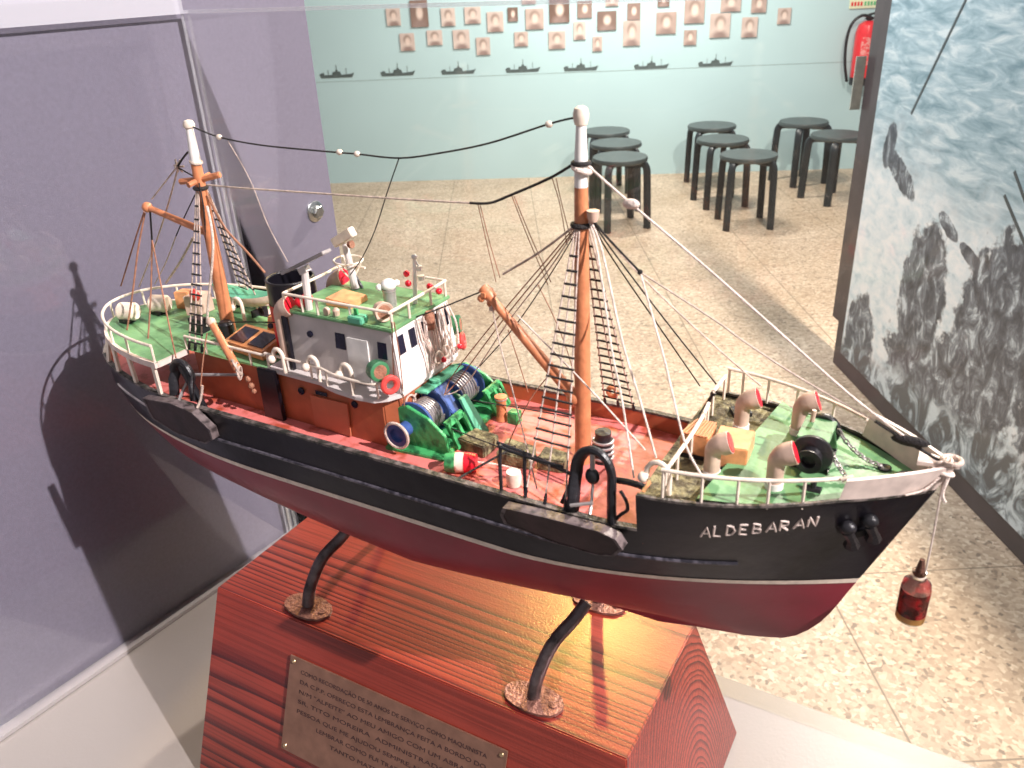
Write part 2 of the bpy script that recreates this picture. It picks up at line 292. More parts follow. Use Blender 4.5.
# ------------------------------------------------------------------ mesh helpers
class MB:
    def __init__(s): s.v = []; s.f = []
    def add(s, vs, fs):
        n = len(s.v); s.v += [Vector(a) for a in vs]; s.f += [tuple(i+n for i in f) for f in fs]; return s
    def box(s, x0, x1, y0, y1, z0, z1):
        return s.add([(x0, y0, z0), (x1, y0, z0), (x1, y1, z0), (x0, y1, z0), (x0, y0, z1), (x1, y0, z1), (x1, y1, z1), (x0, y1, z1)],
                     [(0, 3, 2, 1), (4, 5, 6, 7), (0, 1, 5, 4), (1, 2, 6, 5), (2, 3, 7, 6), (3, 0, 4, 7)])
    def hexa(s, p8):
        return s.add(p8, [(0, 3, 2, 1), (4, 5, 6, 7), (0, 1, 5, 4), (1, 2, 6, 5), (2, 3, 7, 6), (3, 0, 4, 7)])
    def beam(s, a, b, w, h, up=(0, 0, 1)):
        a = Vector(a); b = Vector(b); d = (b-a).normalized(); up = Vector(up); sd = d.cross(up)
        if sd.length < 1e-4: sd = d.cross(Vector((1, 0, 0)))
        sd.normalize(); up = sd.cross(d)
        o = []
        for p in (a, b):
            o += [p-sd*w/2-up*h/2, p+sd*w/2-up*h/2, p+sd*w/2+up*h/2, p-sd*w/2+up*h/2]
        return s.add(o, [(0, 3, 2, 1), (4, 5, 6, 7), (0, 1, 5, 4), (1, 2, 6, 5), (2, 3, 7, 6), (3, 0, 4, 7)])
    def tube(s, pts, r, n=8, closed=False, sx=1.0, caps=True):
        pts = [Vector(p) for p in pts]; k = len(pts); rs = list(r) if isinstance(r, (list, tuple)) else [r]*k
        t = []
        for i in range(k):
            a = pts[(i-1) % k] if (closed or i > 0) else pts[i]; b = pts[(i+1) % k] if (closed or i < k-1) else pts[i]
            t.append((b-a).normalized())
        nrm = t[0].orthogonal().normalized()
        if abs(t[0].z) < .9: nrm = (Vector((0, 0, 1))-t[0]*t[0].z).normalized()
        vs = []
        for i in range(k):
            nrm = (nrm-t[i]*nrm.dot(t[i]))
            nrm = nrm.normalized() if nrm.length > 1e-6 else t[i].orthogonal().normalized()
            bn = t[i].cross(nrm)
            for j in range(n):
                a = 2*PI*j/n; vs.append(pts[i]+(nrm*math.cos(a)+bn*math.sin(a)*sx)*rs[i])
        fs = []
        for i in range(k if closed else k-1):
            for j in range(n):
                a = i*n+j; b = i*n+(j+1) % n; c = ((i+1) % k)*n+(j+1) % n; d = ((i+1) % k)*n+j
                fs.append((a, b, c, d))
        if caps and not closed: fs += [tuple(range(n-1, -1, -1)), tuple(range((k-1)*n, k*n))]
        return s.add(vs, fs)
    def lathe(s, prof, org=(0, 0, 0), axis=(0, 0, 1), n=20, cap=True):
        ax = Vector(axis).normalized(); q = ax.to_track_quat('Z', 'Y'); org = Vector(org); vs = []; fs = []; k = len(prof)
        for r, h in prof:
            for j in range(n):
                a = 2*PI*j/n; vs.append(org+q@Vector((r*math.cos(a), r*math.sin(a), h)))
        for i in range(k-1):
            for j in range(n): fs.append((i*n+j, i*n+(j+1) % n, (i+1)*n+(j+1) % n, (i+1)*n+j))
        if cap: fs += [tuple(range(n-1, -1, -1)), tuple(range((k-1)*n, k*n))]
        return s.add(vs, fs)
    def ball(s, c, r, n=12, sc=(1, 1, 1)):
        k = n//2+1; c = Vector(c); vs = []; fs = []
        for i in range(k+1):
            th = PI*i/k
            for j in range(n):
                a = 2*PI*j/n; vs.append(c+Vector((math.sin(th)*math.cos(a)*r*sc[0], math.sin(th)*math.sin(a)*r*sc[1], math.cos(th)*r*sc[2])))
        for i in range(k):
            for j in range(n): fs.append((i*n+j, (i+1)*n+j, (i+1)*n+(j+1) % n, i*n+(j+1) % n))
        return s.add(vs, fs)
    def prism(s, poly, off):
        poly = [Vector(p) for p in poly]; off = Vector(off); n = len(poly)
        return s.add(poly+[p+off for p in poly], [tuple(range(n-1, -1, -1)), tuple(range(n, 2*n))]+[(i, (i+1) % n, n+(i+1) % n, n+i) for i in range(n)])
    def torus(s, c, ax, R_, r, n=24, k=8):
        q = Vector(ax).normalized().to_track_quat('Z', 'Y'); c = Vector(c)
        return s.tube([c+q@Vector((R_*math.cos(2*PI*i/n), R_*math.sin(2*PI*i/n), 0)) for i in range(n)], r, k, closed=True)
    def build(s, name, mt, parent=None, smooth=35, bevel=0, loc=None, rot=None, label=None):
        me = bpy.data.meshes.new(name); me.from_pydata([tuple(v) for v in s.v], [], s.f); me.validate(); me.update()
        bm = bmesh.new(); bm.from_mesh(me); bmesh.ops.remove_doubles(bm, verts=bm.verts, dist=1e-7); bmesh.ops.recalc_face_normals(bm, faces=bm.faces)
        if bevel: bmesh.ops.bevel(bm, geom=[e for e in bm.edges if e.is_manifold and e.calc_face_angle(0) > .6], offset=bevel, segments=2, affect='EDGES', clamp_overlap=True)
        bm.to_mesh(me); bm.free()
        if smooth: me.shade_smooth(); me.set_sharp_from_angle(angle=math.radians(smooth))
        me.materials.append(M[mt] if isinstance(mt, str) else mt)
        o = bpy.data.objects.new(name, me); COL.objects.link(o)
        if parent: o.parent = parent
        if loc is not None: o.location = loc
        if rot is not None: o.rotation_euler = rot
        if label: o['label'] = label
        return o
def tag(o, label, cat, group=None):
    o['label'] = label; o['category'] = cat
    if group: o['group'] = group
    return o
def struct(o): o['kind'] = 'structure'; return o
def empty(name, loc, rz=0):
    o = bpy.data.objects.new(name, None); COL.objects.link(o); o.location = loc; o.rotation_euler = (0, 0, rz); o.empty_display_size = .05; return o
def copy_tree(o, parent=None):
    c = o.copy(); COL.objects.link(c)
    if parent: c.parent = parent
    for ch in list(o.children): copy_tree(ch, c)
    return c
def text_mesh(name, s, size, mt, parent, width=None):
    cu_ = bpy.data.curves.new(name, 'FONT'); cu_.body = s; cu_.size = size; cu_.extrude = .00008
    t = bpy.data.objects.new(name, cu_); COL.objects.link(t)
    me = bpy.data.meshes.new_from_object(t.evaluated_get(bpy.context.evaluated_depsgraph_get())); bpy.data.objects.remove(t)
    o = bpy.data.objects.new(name, me); COL.objects.link(o); me.materials.clear(); me.materials.append(M[mt]); o.parent = parent
    if width:
        xs = [v.co.x for v in me.vertices]; k = width/(max(xs)-min(xs))
        for v in me.vertices: v.co.x *= k
    return o
def smoothpts(pts, k=6):
    """Catmull-Rom through the points"""
    pts = [Vector(p) for p in pts]; o = []
    for i in range(len(pts)-1):
        p0 = pts[max(0, i-1)]; p1 = pts[i]; p2 = pts[i+1]; p3 = pts[min(len(pts)-1, i+2)]
        for j in range(k):
            t = j/k; o.append(.5*((2*p1)+(p2-p0)*t+(2*p0-5*p1+4*p2-p3)*t*t+(3*p1-p0-3*p2+p3)*t**3))
    return o+[pts[-1]]

# ------------------------------------------------------------------ the room
W0 = Vector((-1.3596, 6.9983, 0)); WD = Vector((.99559, -.09383, 0)); WN = Vector((-.09383, -.99559, 0)); WANG = math.atan2(WD.y, WD.x)
b = MB().box(-6, 8, -5, 9, -.1, 0); fl = struct(b.build('floor', floor_mat(), smooth=0))
b = MB().box(-5, 8, 0, .15, 0, 3.2); wl = struct(b.build('wall_back', wall_mat(), smooth=0, loc=W0, rot=(0, 0, WANG)))
b = MB().box(-5, 8, -.0015, 0, .802, .8055); struct(b.build('trim_1', 'wallline', smooth=0, loc=W0, rot=(0, 0, WANG)))

def wallpos(a, z, out=0): return W0+WD*a+WN*out+Vector((0, 0, z))
PH = [(0.596,1.254,0.108,0.122),(0.797,1.269,0.135,0.188),(1.018,1.236,0.107,0.126),(1.206,1.241,0.122,0.118),(1.376,1.188,0.123,0.140),(1.512,1.234,0.076,0.097),(1.676,1.196,0.136,0.143),(1.864,1.246,0.151,0.165),(2.054,1.246,0.109,0.116),(2.220,1.162,0.143,0.132),(2.258,1.295,0.097,0.068),(0.686,1.072,0.113,0.126),(0.902,1.095,0.117,0.107),(1.108,1.076,0.127,0.135),(1.274,1.020,0.106,0.126),(1.569,1.059,0.104,0.102),(1.842,1.041,0.126,0.124),(2.015,1.101,0.091,0.126),(2.149,1.002,0.072,0.103),(1.637,1.341,0.105,0.081),(2.420,1.217,0.097,0.116),(2.408,1.067,0.128,0.175),(2.638,1.292,0.088,0.101),(2.663,1.128,0.149,0.150),(2.869,1.204,0.147,0.171),(2.846,1.020,0.094,0.105),(3.132,1.244,0.146,0.115),(3.063,1.095,0.148,0.166),(3.337,1.229,0.109,0.115),(3.281,1.074,0.116,0.139),(3.527,1.141,0.095,0.109)]
pm = portrait_mat()
ORD = ['first', 'second', 'third', 'fourth', 'fifth', 'sixth', 'seventh', 'eighth', 'ninth', 'tenth', 'eleventh', 'twelfth', 'thirteenth', 'fourteenth', 'fifteenth', 'sixteenth', 'seventeenth', 'eighteenth']
low = sorted([p for p in PH if p[1] < 1.14]); high = sorted([p for p in PH if p[1] >= 1.14])
for row, ps in (('lower', low), ('upper', high)):
    for i, (a, z, w, h) in enumerate(ps):
        b = MB().box(-w/2, w/2, -.006, 0, -h/2, h/2)
        o = b.build('portrait_photo', pm, smooth=0, loc=wallpos(a, z, .004), rot=(0, 0, WANG))
        big = 'large' if w*h > .021 else ('small' if w*h < .0115 else 'medium')
        tag(o, '%s faded portrait photo on teal wall, %s from left in %s row' % (big, ORD[i], row), 'photo', 'portrait photos on the teal wall')
for i, (a, z, w) in enumerate([(0.097, 0.86, 0.281), (0.587, 0.857, 0.278), (1.068, 0.852, 0.275), (1.574, 0.847, 0.273), (2.024, 0.841, 0.269), (2.564, 0.835, 0.267), (3.048, 0.835, 0.263)]):
    b = MB()
    hullp = [(-.5, 0), (-.47, -.11), (.43, -.11), (.5, .03), (.42, .0), (.36, -.01), (.12, -.03), (.1, .07), (.04, .07), (.03, .12), (-.03, .12), (-.04, .07), (-.12, .06), (-.14, -.02), (-.36, -.02), (-.37, .04), (-.44, .04)]
    b.prism([(x*w, 0, y*w*.9) for x, y in hullp], (0, -.002, 0))
    b.box(-.005*w, .008*w, -.002, 0, .1*w, .24*w); b.box(.27*w, .28*w, -.002, 0, -.02*w, .15*w); b.box(-.25*w, -.24*w, -.002, 0, -.02*w, .12*w)
    o = b.build('boat_silhouette', 'decal', smooth=0, loc=wallpos(a, z, .001), rot=(0, 0, WANG))
    tag(o, 'grey trawler silhouette printed along the wall line, %s from the left' % ORD[i], 'wall print', 'boat silhouettes along the wall')

# fire extinguisher on the wall
ex = empty('fire_extinguisher', wallpos(4.118, .655, .10), WANG)
tag(ex, 'red fire extinguisher hanging on the teal wall beside the dark sea panel', 'fire extinguisher')
MB().lathe([(.0, .03), (.078, .03), (.084, .05), (.084, .36), (.07, .41), (.035, .435), (.0, .436)], n=28, cap=False).build('cylinder', 'extred', ex)
MB().lathe([(.0, -.006), (.08, -.006), (.085, .0), (.085, .05), (.0, .05)], n=28, cap=False).build('base_ring', 'blackiron', ex)
b = MB(); b.lathe([(.018, .43), (.018, .46), (.0, .46)], n=14); b.beam((-.03, 0, .468), (.085, 0, .50), .022, .014); b.beam((-.03, 0, .45), (.07, 0, .455), .02, .012)
b.build('handle', 'blackiron', ex)
MB().tube(smoothpts([(.02, -.02, .45), (-.06, -.03, .475), (-.13, -.03, .42), (-.15, -.02, .30), (-.14, -.02, .15), (-.105, 0, .02)]), .011, 8).build('hose', 'blackiron', ex)
b = MB()
for k in range(-6, 7): pass
lab = MB(); lab.add([(.0855*math.sin(a), -.0855*math.cos(a), z) for a in [x*.1 for x in range(-7, 8)] for z in (.14, .33)], [(2*i, 2*i+2, 2*i+3, 2*i+1) for i in range(14)])
M['extlabel'] = mat('extinguisher_label', (.75, .30, .28), .5, vscale=60, bump=0, col2=(.72, .04, .05), mix=(.46, .52)); lab.build('printed_label', 'extlabel', ex)
# safety sign, cut by the top of the picture
sg = empty('safety_sign', wallpos(4.09, 1.17, .004), WANG); tag(sg, 'pale yellow safety sign with red and green print above the fire extinguisher', 'sign')
M['signpaper'] = mat('pale_sign_board', (.78, .80, .55), .5, bump=0, var=.03); M['signgreen'] = mat('sign_green', (.12, .50, .22), .5, bump=0)
MB().box(-.10, .10, -.004, 0, 0, .20).build('board', 'signpaper', sg, smooth=0)
b = MB()
for k in range(4): b.box(-.088+k*.022, -.075+k*.022, -.006, -.003, .018, .045)
b.build('red_print', 'extred', sg, smooth=0)
b = MB()
for k in range(4): b.box(.006+k*.022, .019+k*.022, -.006, -.003, .018, .045)
b.build('green_print', 'signgreen', sg, smooth=0)

# stools
def make_stool():
    r = empty('stool', (0, 0, 0))
    MB().lathe([(.0, .418), (.165, .418), (.175, .424), (.177, .436), (.172, .448), (.0, .45)], n=36, cap=False).build('seat', 'stooltop', r)
    for k in range(4):
        a = PI/4+k*PI/2; c, s_ = math.cos(a), math.sin(a)
        pr = [(.195, 0), (.190, .2), (.185, .34), (.178, .39), (.150, .412), (.06, .414)]
        pts = smoothpts([(c*q, s_*q, z) for q, z in pr], 4)
        MB().tube(pts, .017, 8, sx=1.5).build('leg', 'stool', r)
    return r
st = make_stool()
SP = [((.759, 5.34), .25, 'black stool left group, nearest of three, behind the foremast top'), ((.796, 5.806), .0, 'black stool left group, middle one of three behind the mast'),
      ((.786, 6.282), .1, 'black stool left group, rearmost and against the teal wall'), ((1.572, 6.292), .0, 'black stool centre group, rearmost of three by the wall'),
      ((1.52, 5.76), .1, 'black stool centre group, middle one of three'), ((1.548, 5.223), -.05, 'black stool centre group, nearest and largest of three'),
      ((2.245, 6.268), .3, 'black stool right group, rear one below the fire extinguisher'), ((2.29, 5.718), .35, 'black stool right group, front one beside the dark panel edge')]
for i, ((x, y), a, lb) in enumerate(SP):
    o = st if i == 0 else copy_tree(st)
    o.location = (x, y, 0); o.rotation_euler = (0, 0, a); tag(o, lb, 'stool', 'black round stools by the wall')

# poster panel with the sea photograph
pp = empty('sea_photo_panel', (1.3581, 3.1408, 0), math.atan2(-.99955, .02987))
tag(pp, 'tall dark standing panel with a printed photo of surf on rocks', 'display panel')
M['darkpanel'] = mat('dark_panel_edge', (.075, .06, .065), .4, var=.15, vscale=8, bump=.05)
MB().box(0, 1.75, .002, .06, .0, 2.0).build('board', 'darkpanel', pp, smooth=0, bevel=.002)
MB().box(-.10, -.002, .02, .06, .17, 2.0).build('edge_post', 'darkpanel', pp, smooth=0)
b = MB().box(.068, 1.70, -.003, .002, .075, 1.95); b.build('photo_print', sea_mat(), pp, smooth=0)
b = MB()
for (x0, z0), (x1, z1) in (((.322, 1.059), (.58, 1.50)), ((.92, .80+.2), (1.08, .86)), ((.90, .93), (1.1, .78))):
    b.beam((x0, -.0034, z0), (x1, -.0034, z1), .0008, .011, up=(0, 0, 1) if abs(x1-x0) > abs(z1-z0) else (1, 0, 0))
M['printdark'] = mat('printed_dark_line', (.07, .09, .10), .4, bump=0)
b.build('printed_spar', 'printdark', pp, smooth=0)
lb_ = MB().box(1.335, 1.372, 3.250, 3.256, 1.01, 1.20)
M['labelcard'] = mat('pale_green_card', (.50, .55, .50), .5, bump=0)
tag(lb_.build('caption_card', 'labelcard', smooth=0), 'narrow pale caption card on the far edge of the dark panel', 'card')

# ------------------------------------------------------------------ display table, grey back panel, acrylic case
PD = Vector((.5893, .8079, 0)); PE = Vector((.857, -.514, 0))          # along the back panel / along the table's back edge
TB = Vector((-.272, .850, 0)); TF = TB-PD*.3665
tt = empty('display_table', (-.05, .35, 0)); tag(tt, 'pale grey display table under the ship model', 'table')
M['tabletop'] = mat('pale_laminate', (.235, .21, .20), .4, var=.03, vscale=6, bump=.05, bscale=300)
def tabpoly(z, inset=0):
    A_ = TB+PE*inset; D_ = TB-PD*.40; return [Vector((p.x, p.y, z)) for p in (TB, TB+PE*.95, TB+PE*.95-PD*.62, TB-PD*.62)]
def rel(ps, o): return [p-o.location for p in ps]
MB().prism(rel(tabpoly(.915), tt), (0, 0, .025)).build('top', 'tabletop', tt, smooth=0, bevel=.002)
c0 = TB+PE*.03-PD*.05
b = MB(); q = [TB+PE*.05-PD*.05, TB+PE*.90-PD*.05, TB+PE*.90-PD*.57, TB+PE*.05-PD*.57]
b.prism(rel([Vector((p.x, p.y, 0)) for p in q], tt), (0, 0, .915)); b.build('plinth', 'tabletop', tt, smooth=0)

gp = empty('grey_back_panel', (TB.x, TB.y, .60)); tag(gp, 'tall grey violet panel standing behind the stern of the ship', 'panel')
M['greypanel'] = panel_mat('grey_violet_panel', (.175, .162, .21), .34)
PNv = Vector((-.8079, .5893, 0))   # away from the case
def pq(along, z, out): return PD*along+PNv*out+Vector((0, 0, z-.60))
e1 = .133; e0 = -1.1
b = MB(); b.hexa([pq(e0, .60, .004), pq(e1, .60, .004), pq(e1, .60, .030), pq(e0, .60, .030), pq(e0, 1.95, .004), pq(e1, 1.95, .004), pq(e1, 1.95, .030), pq(e0, 1.95, .030)])
b.build('board', 'greypanel', gp, smooth=0, bevel=.0015)
b = MB(); bo = pq(.102, 1.3126, .004)
ax = -PNv
b.lathe([(0, 0), (.0118, 0), (.0118, .0022), (.0105, .003), (0, .003)], bo, ax, n=28, cap=False); b.build('washer', 'steel', gp)
b = MB(); b.lathe([(0, .003), (.0072, .003), (.0074, .0085), (.006, .0095), (0, .0095)], bo, ax, n=6, cap=False); b.build('bolt', 'steel', gp, smooth=20)

ac = empty('acrylic_case', (TB.x, TB.y, .94)); tag(ac, 'clear acrylic display case enclosing the ship model and its wooden block', 'display case')
def aq(e, d, z): return PE*e+PD*d+Vector((0, 0, z-.94))
CL = .86; CD = -.56; CZ = 1.526; T = .004
def wallbox(name, p, q, z0, z1, mt='acrylic'):
    (e_0, d_0), (e_1, d_1) = p, q
    MB().hexa([aq(e_0, d_0, z0), aq(e_1, d_0, z0), aq(e_1, d_1, z0), aq(e_0, d_1, z0), aq(e_0, d_0, z1), aq(e_1, d_0, z1), aq(e_1, d_1, z1), aq(e_0, d_1, z1)]).build(name, mt, ac, smooth=0)
wallbox('side_pane', (.004, CD), (.004+T, -.025), .942, CZ)
wallbox('back_pane', (.004, -.025), (CL, -.021), .942, CZ)
wallbox('side_pane', (CL-T, CD), (CL, -.025), .942, CZ)
wallbox('corner_edge', (.0040, -.0255), (.0060, -.0235), .942, CZ, 'edge')
wallbox('corner_edge', (CL-.001, -.024), (CL+.001, -.022), .942, CZ, 'edge')
wallbox('top_edge', (.0035, CD), (.0085, -.0255), CZ, CZ+.020, 'edge')
wallbox('top_edge', (.0085, -.0255), (CL, -.0205), CZ, CZ+.003, 'edge')
wallbox('base_strip', (.001, CD), (.014, .0), .9405, .9445, 'strip')

# ------------------------------------------------------------------ wooden block with plaque and cradle
PSI = math.radians(30.612)
U = Vector((math.cos(PSI), -math.sin(PSI), 0)); Vv = Vector((-math.sin(PSI), -math.cos(PSI), 0))
A0 = Vector((-.2538, .5451, 0)); CB = A0-Vv*.0683+U*.1827
bk = empty('wooden_block', (CB.x, CB.y, .94), -PSI); tag(bk, 'reddish trapezoid wooden block carrying the ship on two steel cradles', 'block')
# local x = towards bow, local y = away from the camera, z from table
H = .16; hw = .0683; L0 = -.1827; L1 = .1827
b = MB(); b.hexa([(L0-.002, -hw-.062, .0005), (L1+.029, -hw-.062, .0005), (L1+.029, hw+.054, .0005), (L0-.002, hw+.054, .0005), (L0, -hw, H), (L1, -hw, H), (L1, hw, H), (L0, hw, H)])
b.build('timber', 'wood', bk, smooth=0, bevel=.0008)
fn = Vector((0, -.16, .062)).normalized(); fdn = Vector((0, -.062, -.16)).normalized()
fm = Matrix((Vector((1, 0, 0)), -fdn, fn)).transposed().to_4x4(); fm.translation = Vector((L0, -hw, H))
pl = MB().box(.087, .284, -.108, -.028, .0003, .0018).build('plaque', 'plaque', bk, smooth=0, bevel=.0003); pl.matrix_local = fm
for (x, y) in ((.091, -.032), (.280, -.032), (.091, -.104), (.280, -.104)):
    s_ = MB().lathe([(0, .0018), (.0018, .0018), (.0014, .0027), (0, .003)], (x, y, 0), n=12, cap=False).build('screw', 'brass', pl)
LINES = ['COMO RECORDAÇÃO DE 50 ANOS DE SERVIÇO COMO MAQUINISTA', 'DA C.P.P. OFEREÇO ESTA LEMBRANÇA FEITA A BORDO DO', 'N/M "ALFEITE" AO MEU AMIGO COM UM ABRAÇO',
         'SR. TITO MOREIRA  ADMINISTRADOR DA', 'PESSOA QUE ME AJUDOU SEMPRE, NEM DEIXAR DE', 'LEMBRAR COMO FUI TRATADO COM TODOS', 'TANTO MATERIAL COMO MORAL', 'ERMINIO']
yy = -.0395
for i, tline in enumerate(LINES):
    full = i < 5
    o = text_mesh('engraved_line', tline, .0046, 'ink', pl, width=(.170, .170, .165, .160, .165, .135, .11, .035)[i])
    o.location = ((.099, .099, .099, .099, .099, .120, .135, .200)[i], yy, .0019); yy -= .0082
def foot(x, y, sgn):
    f = MB(); pts = []
    for k in range(16):
        a = 2*PI*k/16; pts.append((x+.024*math.cos(a)*(1 if abs(math.cos(a)) < .8 else .93), y+.0125*math.sin(a), H+.0004))
    f.prism(pts, (0, 0, .0022)); fo = f.build('foot_plate', 'rust', bk)
    MB().lathe([(0, .0026), (.0030, .0026), (.0030, .0034), (.0016, .0036), (0, .003)], (x+.015, y, H), n=12, cap=False).build('screw', 'rust', fo)
    return fo
def arm(x, y0, sgn, lean, zt):
    """curved bar rising from a foot near the block's edge to the hull"""
    pts = smoothpts([(x, y0, H+.003), (x+.001, y0-sgn*.005, H+.018), (x+.007, y0-sgn*.017, H+.040), (x+.016, y0-sgn*.032, H+.053), (x+.021, y0-sgn*.0415, H+.0625)], 5)
    MB().tube(pts, .0048, 12, sx=.8).build('cradle_arm', 'iron', bk)
for x in (.108, -.096):
    foot(x, -.053, -1); foot(x, .056, 1)
    arm(x, -.053, -1, .004, .088); arm(x, .056, 1, .004, .088)

# ------------------------------------------------------------------ the trawler (model): s towards the bow, v to starboard, z height above the room's floor
ZB = 1.165
OS = CB+Vv*.011
sh = empty('model_trawler', (OS.x, OS.y, ZB), -PSI)
tag(sh, 'painted model fishing trawler with black and red hull named ALDEBARAN', 'model ship')
def P(s, v, z): return Vector((s, -v, z-ZB))
def Ps(l): return [P(*q) for q in l]
def lerp_tab(x, T):
    if x <= T[0][0]: return T[0][1]
    for (a, p), (b_, q) in zip(T, T[1:]):
        if x <= b_: return p+(q-p)*(x-a)/(b_-a)
    return T[-1][1]
BM = [(1.166,.0025),(1.172,.010),(1.178,.028),(1.184,.040),(1.192,.049),(1.21,.0575),(1.225,.061),(1.242,.063),(1.262,.0637),(1.283,.064),(1.33,.0655)]
SF = [(1.166,.18),(1.172,.205),(1.178,.236),(1.184,.256),(1.191,.266),(1.202,.275),(1.217,.2825),(1.233,.2885),(1.244,.293),(1.309,.3196),(1.325,.3268)]
LF = [(1.166,.3),(1.178,.32),(1.19,.29),(1.21,.24),(1.242,.19),(1.283,.16),(1.306,.145)]
EF = [(1.178,1.5),(1.242,1.8),(1.306,2.3)]
SA = [(1.166,-.160),(1.180,-.168),(1.190,-.205),(1.213,-.272),(1.238,-.295),(1.250,-.303),(1.262,-.309),(1.285,-.310),(1.33,-.31)]
LA = [(1.166,.30),(1.18,.32),(1.19,.33),(1.213,.25),(1.242,.21),(1.283,.175)]
def hb(s, z):
    B = lerp_tab(z, BM); sf = lerp_tab(z, SF); sa = lerp_tab(z, SA)
    x = max(0, min(1, (sf-s)/lerp_tab(z, LF))); y = max(0, min(1, (s-sa)/lerp_tab(z, LA)))
    return B*min(1-(1-x)**lerp_tab(z, EF), math.sqrt(max(0, 1-(1-y)**2)))
def ring(zf, n=64, s0=None):
    """closed ring round the hull at height zf(s)"""
    st_ = []
    for i in range(n+1):
        t = (1-math.cos(PI*i/n))/2; z = zf(0)
        for _ in range(8):
            a = lerp_tab(z, SA) if s0 is None else s0; f_ = lerp_tab(z, SF); s = a+(f_-a)*t; z = zf(s)
        st_.append((s, z))
    R_ = [P(s, hb(s, z) if 0 < i < n or (s0 is not None and i == 0) else 0, z) for i, (s, z) in enumerate(st_)]
    L_ = [P(s, -hb(s, z), z) for i, (s, z) in list(enumerate(st_))[1:-1]]
    return R_+L_[::-1] if s0 is None else R_+[P(s, -hb(s, z), z) for s, z in st_[:-1]][::-1]
def skin(mb, rings, closed=True):
    n = len(rings[0]); base = len(mb.v)
    fs = []
    for k in range(len(rings)-1):
        for j in range(n if closed else n-1): fs.append((k*n+j, k*n+(j+1) % n, (k+1)*n+(j+1) % n, (k+1)*n+j))
    mb.add([p for r in rings for p in r], fs)
WL = 1.242
def sheer0(s): return 1.2825+.010*max(0, (s-.17)/.15)**1.5+.002*max(0, (-.2-s)/.1)
def sheer1(s): return lerp_tab(s, [(.186, 1.3062), (.21, 1.3075), (.245, 1.3100), (.28, 1.3128), (.3196, 1.3095)])
b = MB(); rs = [ring(lambda s, z=z: z) for z in (1.166, 1.169, 1.172, 1.175, 1.178, 1.181, 1.185, 1.190, 1.197, 1.205, 1.214, 1.223, 1.232, 1.2405)]
skin(b, rs); b.f.append(tuple(range(len(rs[0])))); b.build('hull_bottom', 'hullred', sh, smooth=50, label='dark red lower hull')
b = MB(); o_ = []
for z in (1.2405, 1.2440):
    o_.append([p+Vector((0, math.copysign(.0004, p.y) if abs(p.y) > 1e-6 else 0, 0)) for p in ring(lambda s, z=z: z)])
skin(b, o_); b.build('waterline_stripe', 'cream', sh, smooth=50)
b = MB(); skin(b, [ring(lambda s, h=h: 1.2438+h*(sheer0(s)-1.2438)) for h in (0, .15, .3, .45, .6, .8, 1)])
skin(b, [ring(lambda s, h=h: sheer0(s)+h*(sheer1(s)-sheer0(s)), 30, .1865) for h in (0, .33, .66, 1)], closed=False)
# closing plates of the raised bow at the break, either side
for sg_ in (1, -1):
    p = [P(.1865, sg_*hb(.1865, sheer0(.1865)), sheer0(.1865)), P(.1865, sg_*hb(.1865, 1.306), 1.3062), P(.1865, sg_*(hb(.1865, 1.306)-.004), 1.3062), P(.1865, sg_*(hb(.1865, 1.28)-.004), sheer0(.1865)-.004)]
    b.add(p, [(0, 1, 2, 3)])
hull = b.build('hull', 'black', sh, smooth=50)
# rubbing strakes
def strake(name, s0, s1, z, r, mt, zz=None, parent=sh, n=50):
    for sg_ in (1, -1):
        pts = []
        for i in range(n+1):
            s = s0+(s1-s0)*i/n; z_ = z if zz is None else z+(zz-z)*i/n
            pts.append(P(s, sg_*(hb(s, z_)+.0003), z_))
        MB().tube(pts, r, 8).build(name, mt, parent)
M['strake'] = mat('scuffed_strake', (.10, .09, .11), .35, vscale=220, bump=.3, col2=(.02, .018, .025), mix=(.42, .6))
strake('rubbing_strake', -.165, .235, 1.2605, .0012, 'strake')
strake('stern_strake', -.262, -.178, 1.2665, .0011, 'metal', 1.2640)
# bulwark inside and cap rail
def inner(z, d, n=64):
    R_ = []
    for i in range(n+1):
        s = -.306+(.1865+.306)*(i/n)**1.0; R_.append((s, max(.0, hb(s, 1.283)-d)))
    return [P(s, v, z if z > 5 else z) for s, v in R_]
def side_strip(mb, zfn0, d0, zfn1, d1, s0, s1, n=60, both=True, off0=0):
    for sg_ in ((1, -1) if both else (1,)):
        q = []
        for i in range(n+1):
            s = s0+(s1-s0)*i/n; za = zfn0(s); zb_ = zfn1(s)
            q += [P(s, sg_*max(0, hb(s, max(za, 1.27))-d0), za), P(s, sg_*max(0, hb(s, max(zb_, 1.27))-d1), zb_)]
        mb.add(q, [(2*i, 2*i+2, 2*i+3, 2*i+1) for i in range(n)])
b = MB(); side_strip(b, lambda s: 1.268, .0035, lambda s: sheer0(s)-.0005, .0030, -.3085, .1800); b.build('bulwark_lining', 'brown', sh, smooth=50)
b = MB()
for sg_ in (1, -1):
    q = []; n = 70
    for i in range(n+1):
        s = -.3092+(.1865+.3092)*(1-math.cos(PI*.5*i/n)); w = hb(s, 1.283); z = sheer0(s)
        q += [P(s, sg_*(w+.0009), z-.0008), P(s, sg_*(w+.0009), z+.0009), P(s, sg_*max(0, w-.0032), z+.0009), P(s, sg_*max(0, w-.0032), z-.0008)]
    b.add(q, [(4*i+j, 4*i+4+j, 4*i+4+(j+1) % 4, 4*i+(j+1) % 4) for i in range(n) for j in range(4)])
b.build('cap_rail', 'caprail', sh)
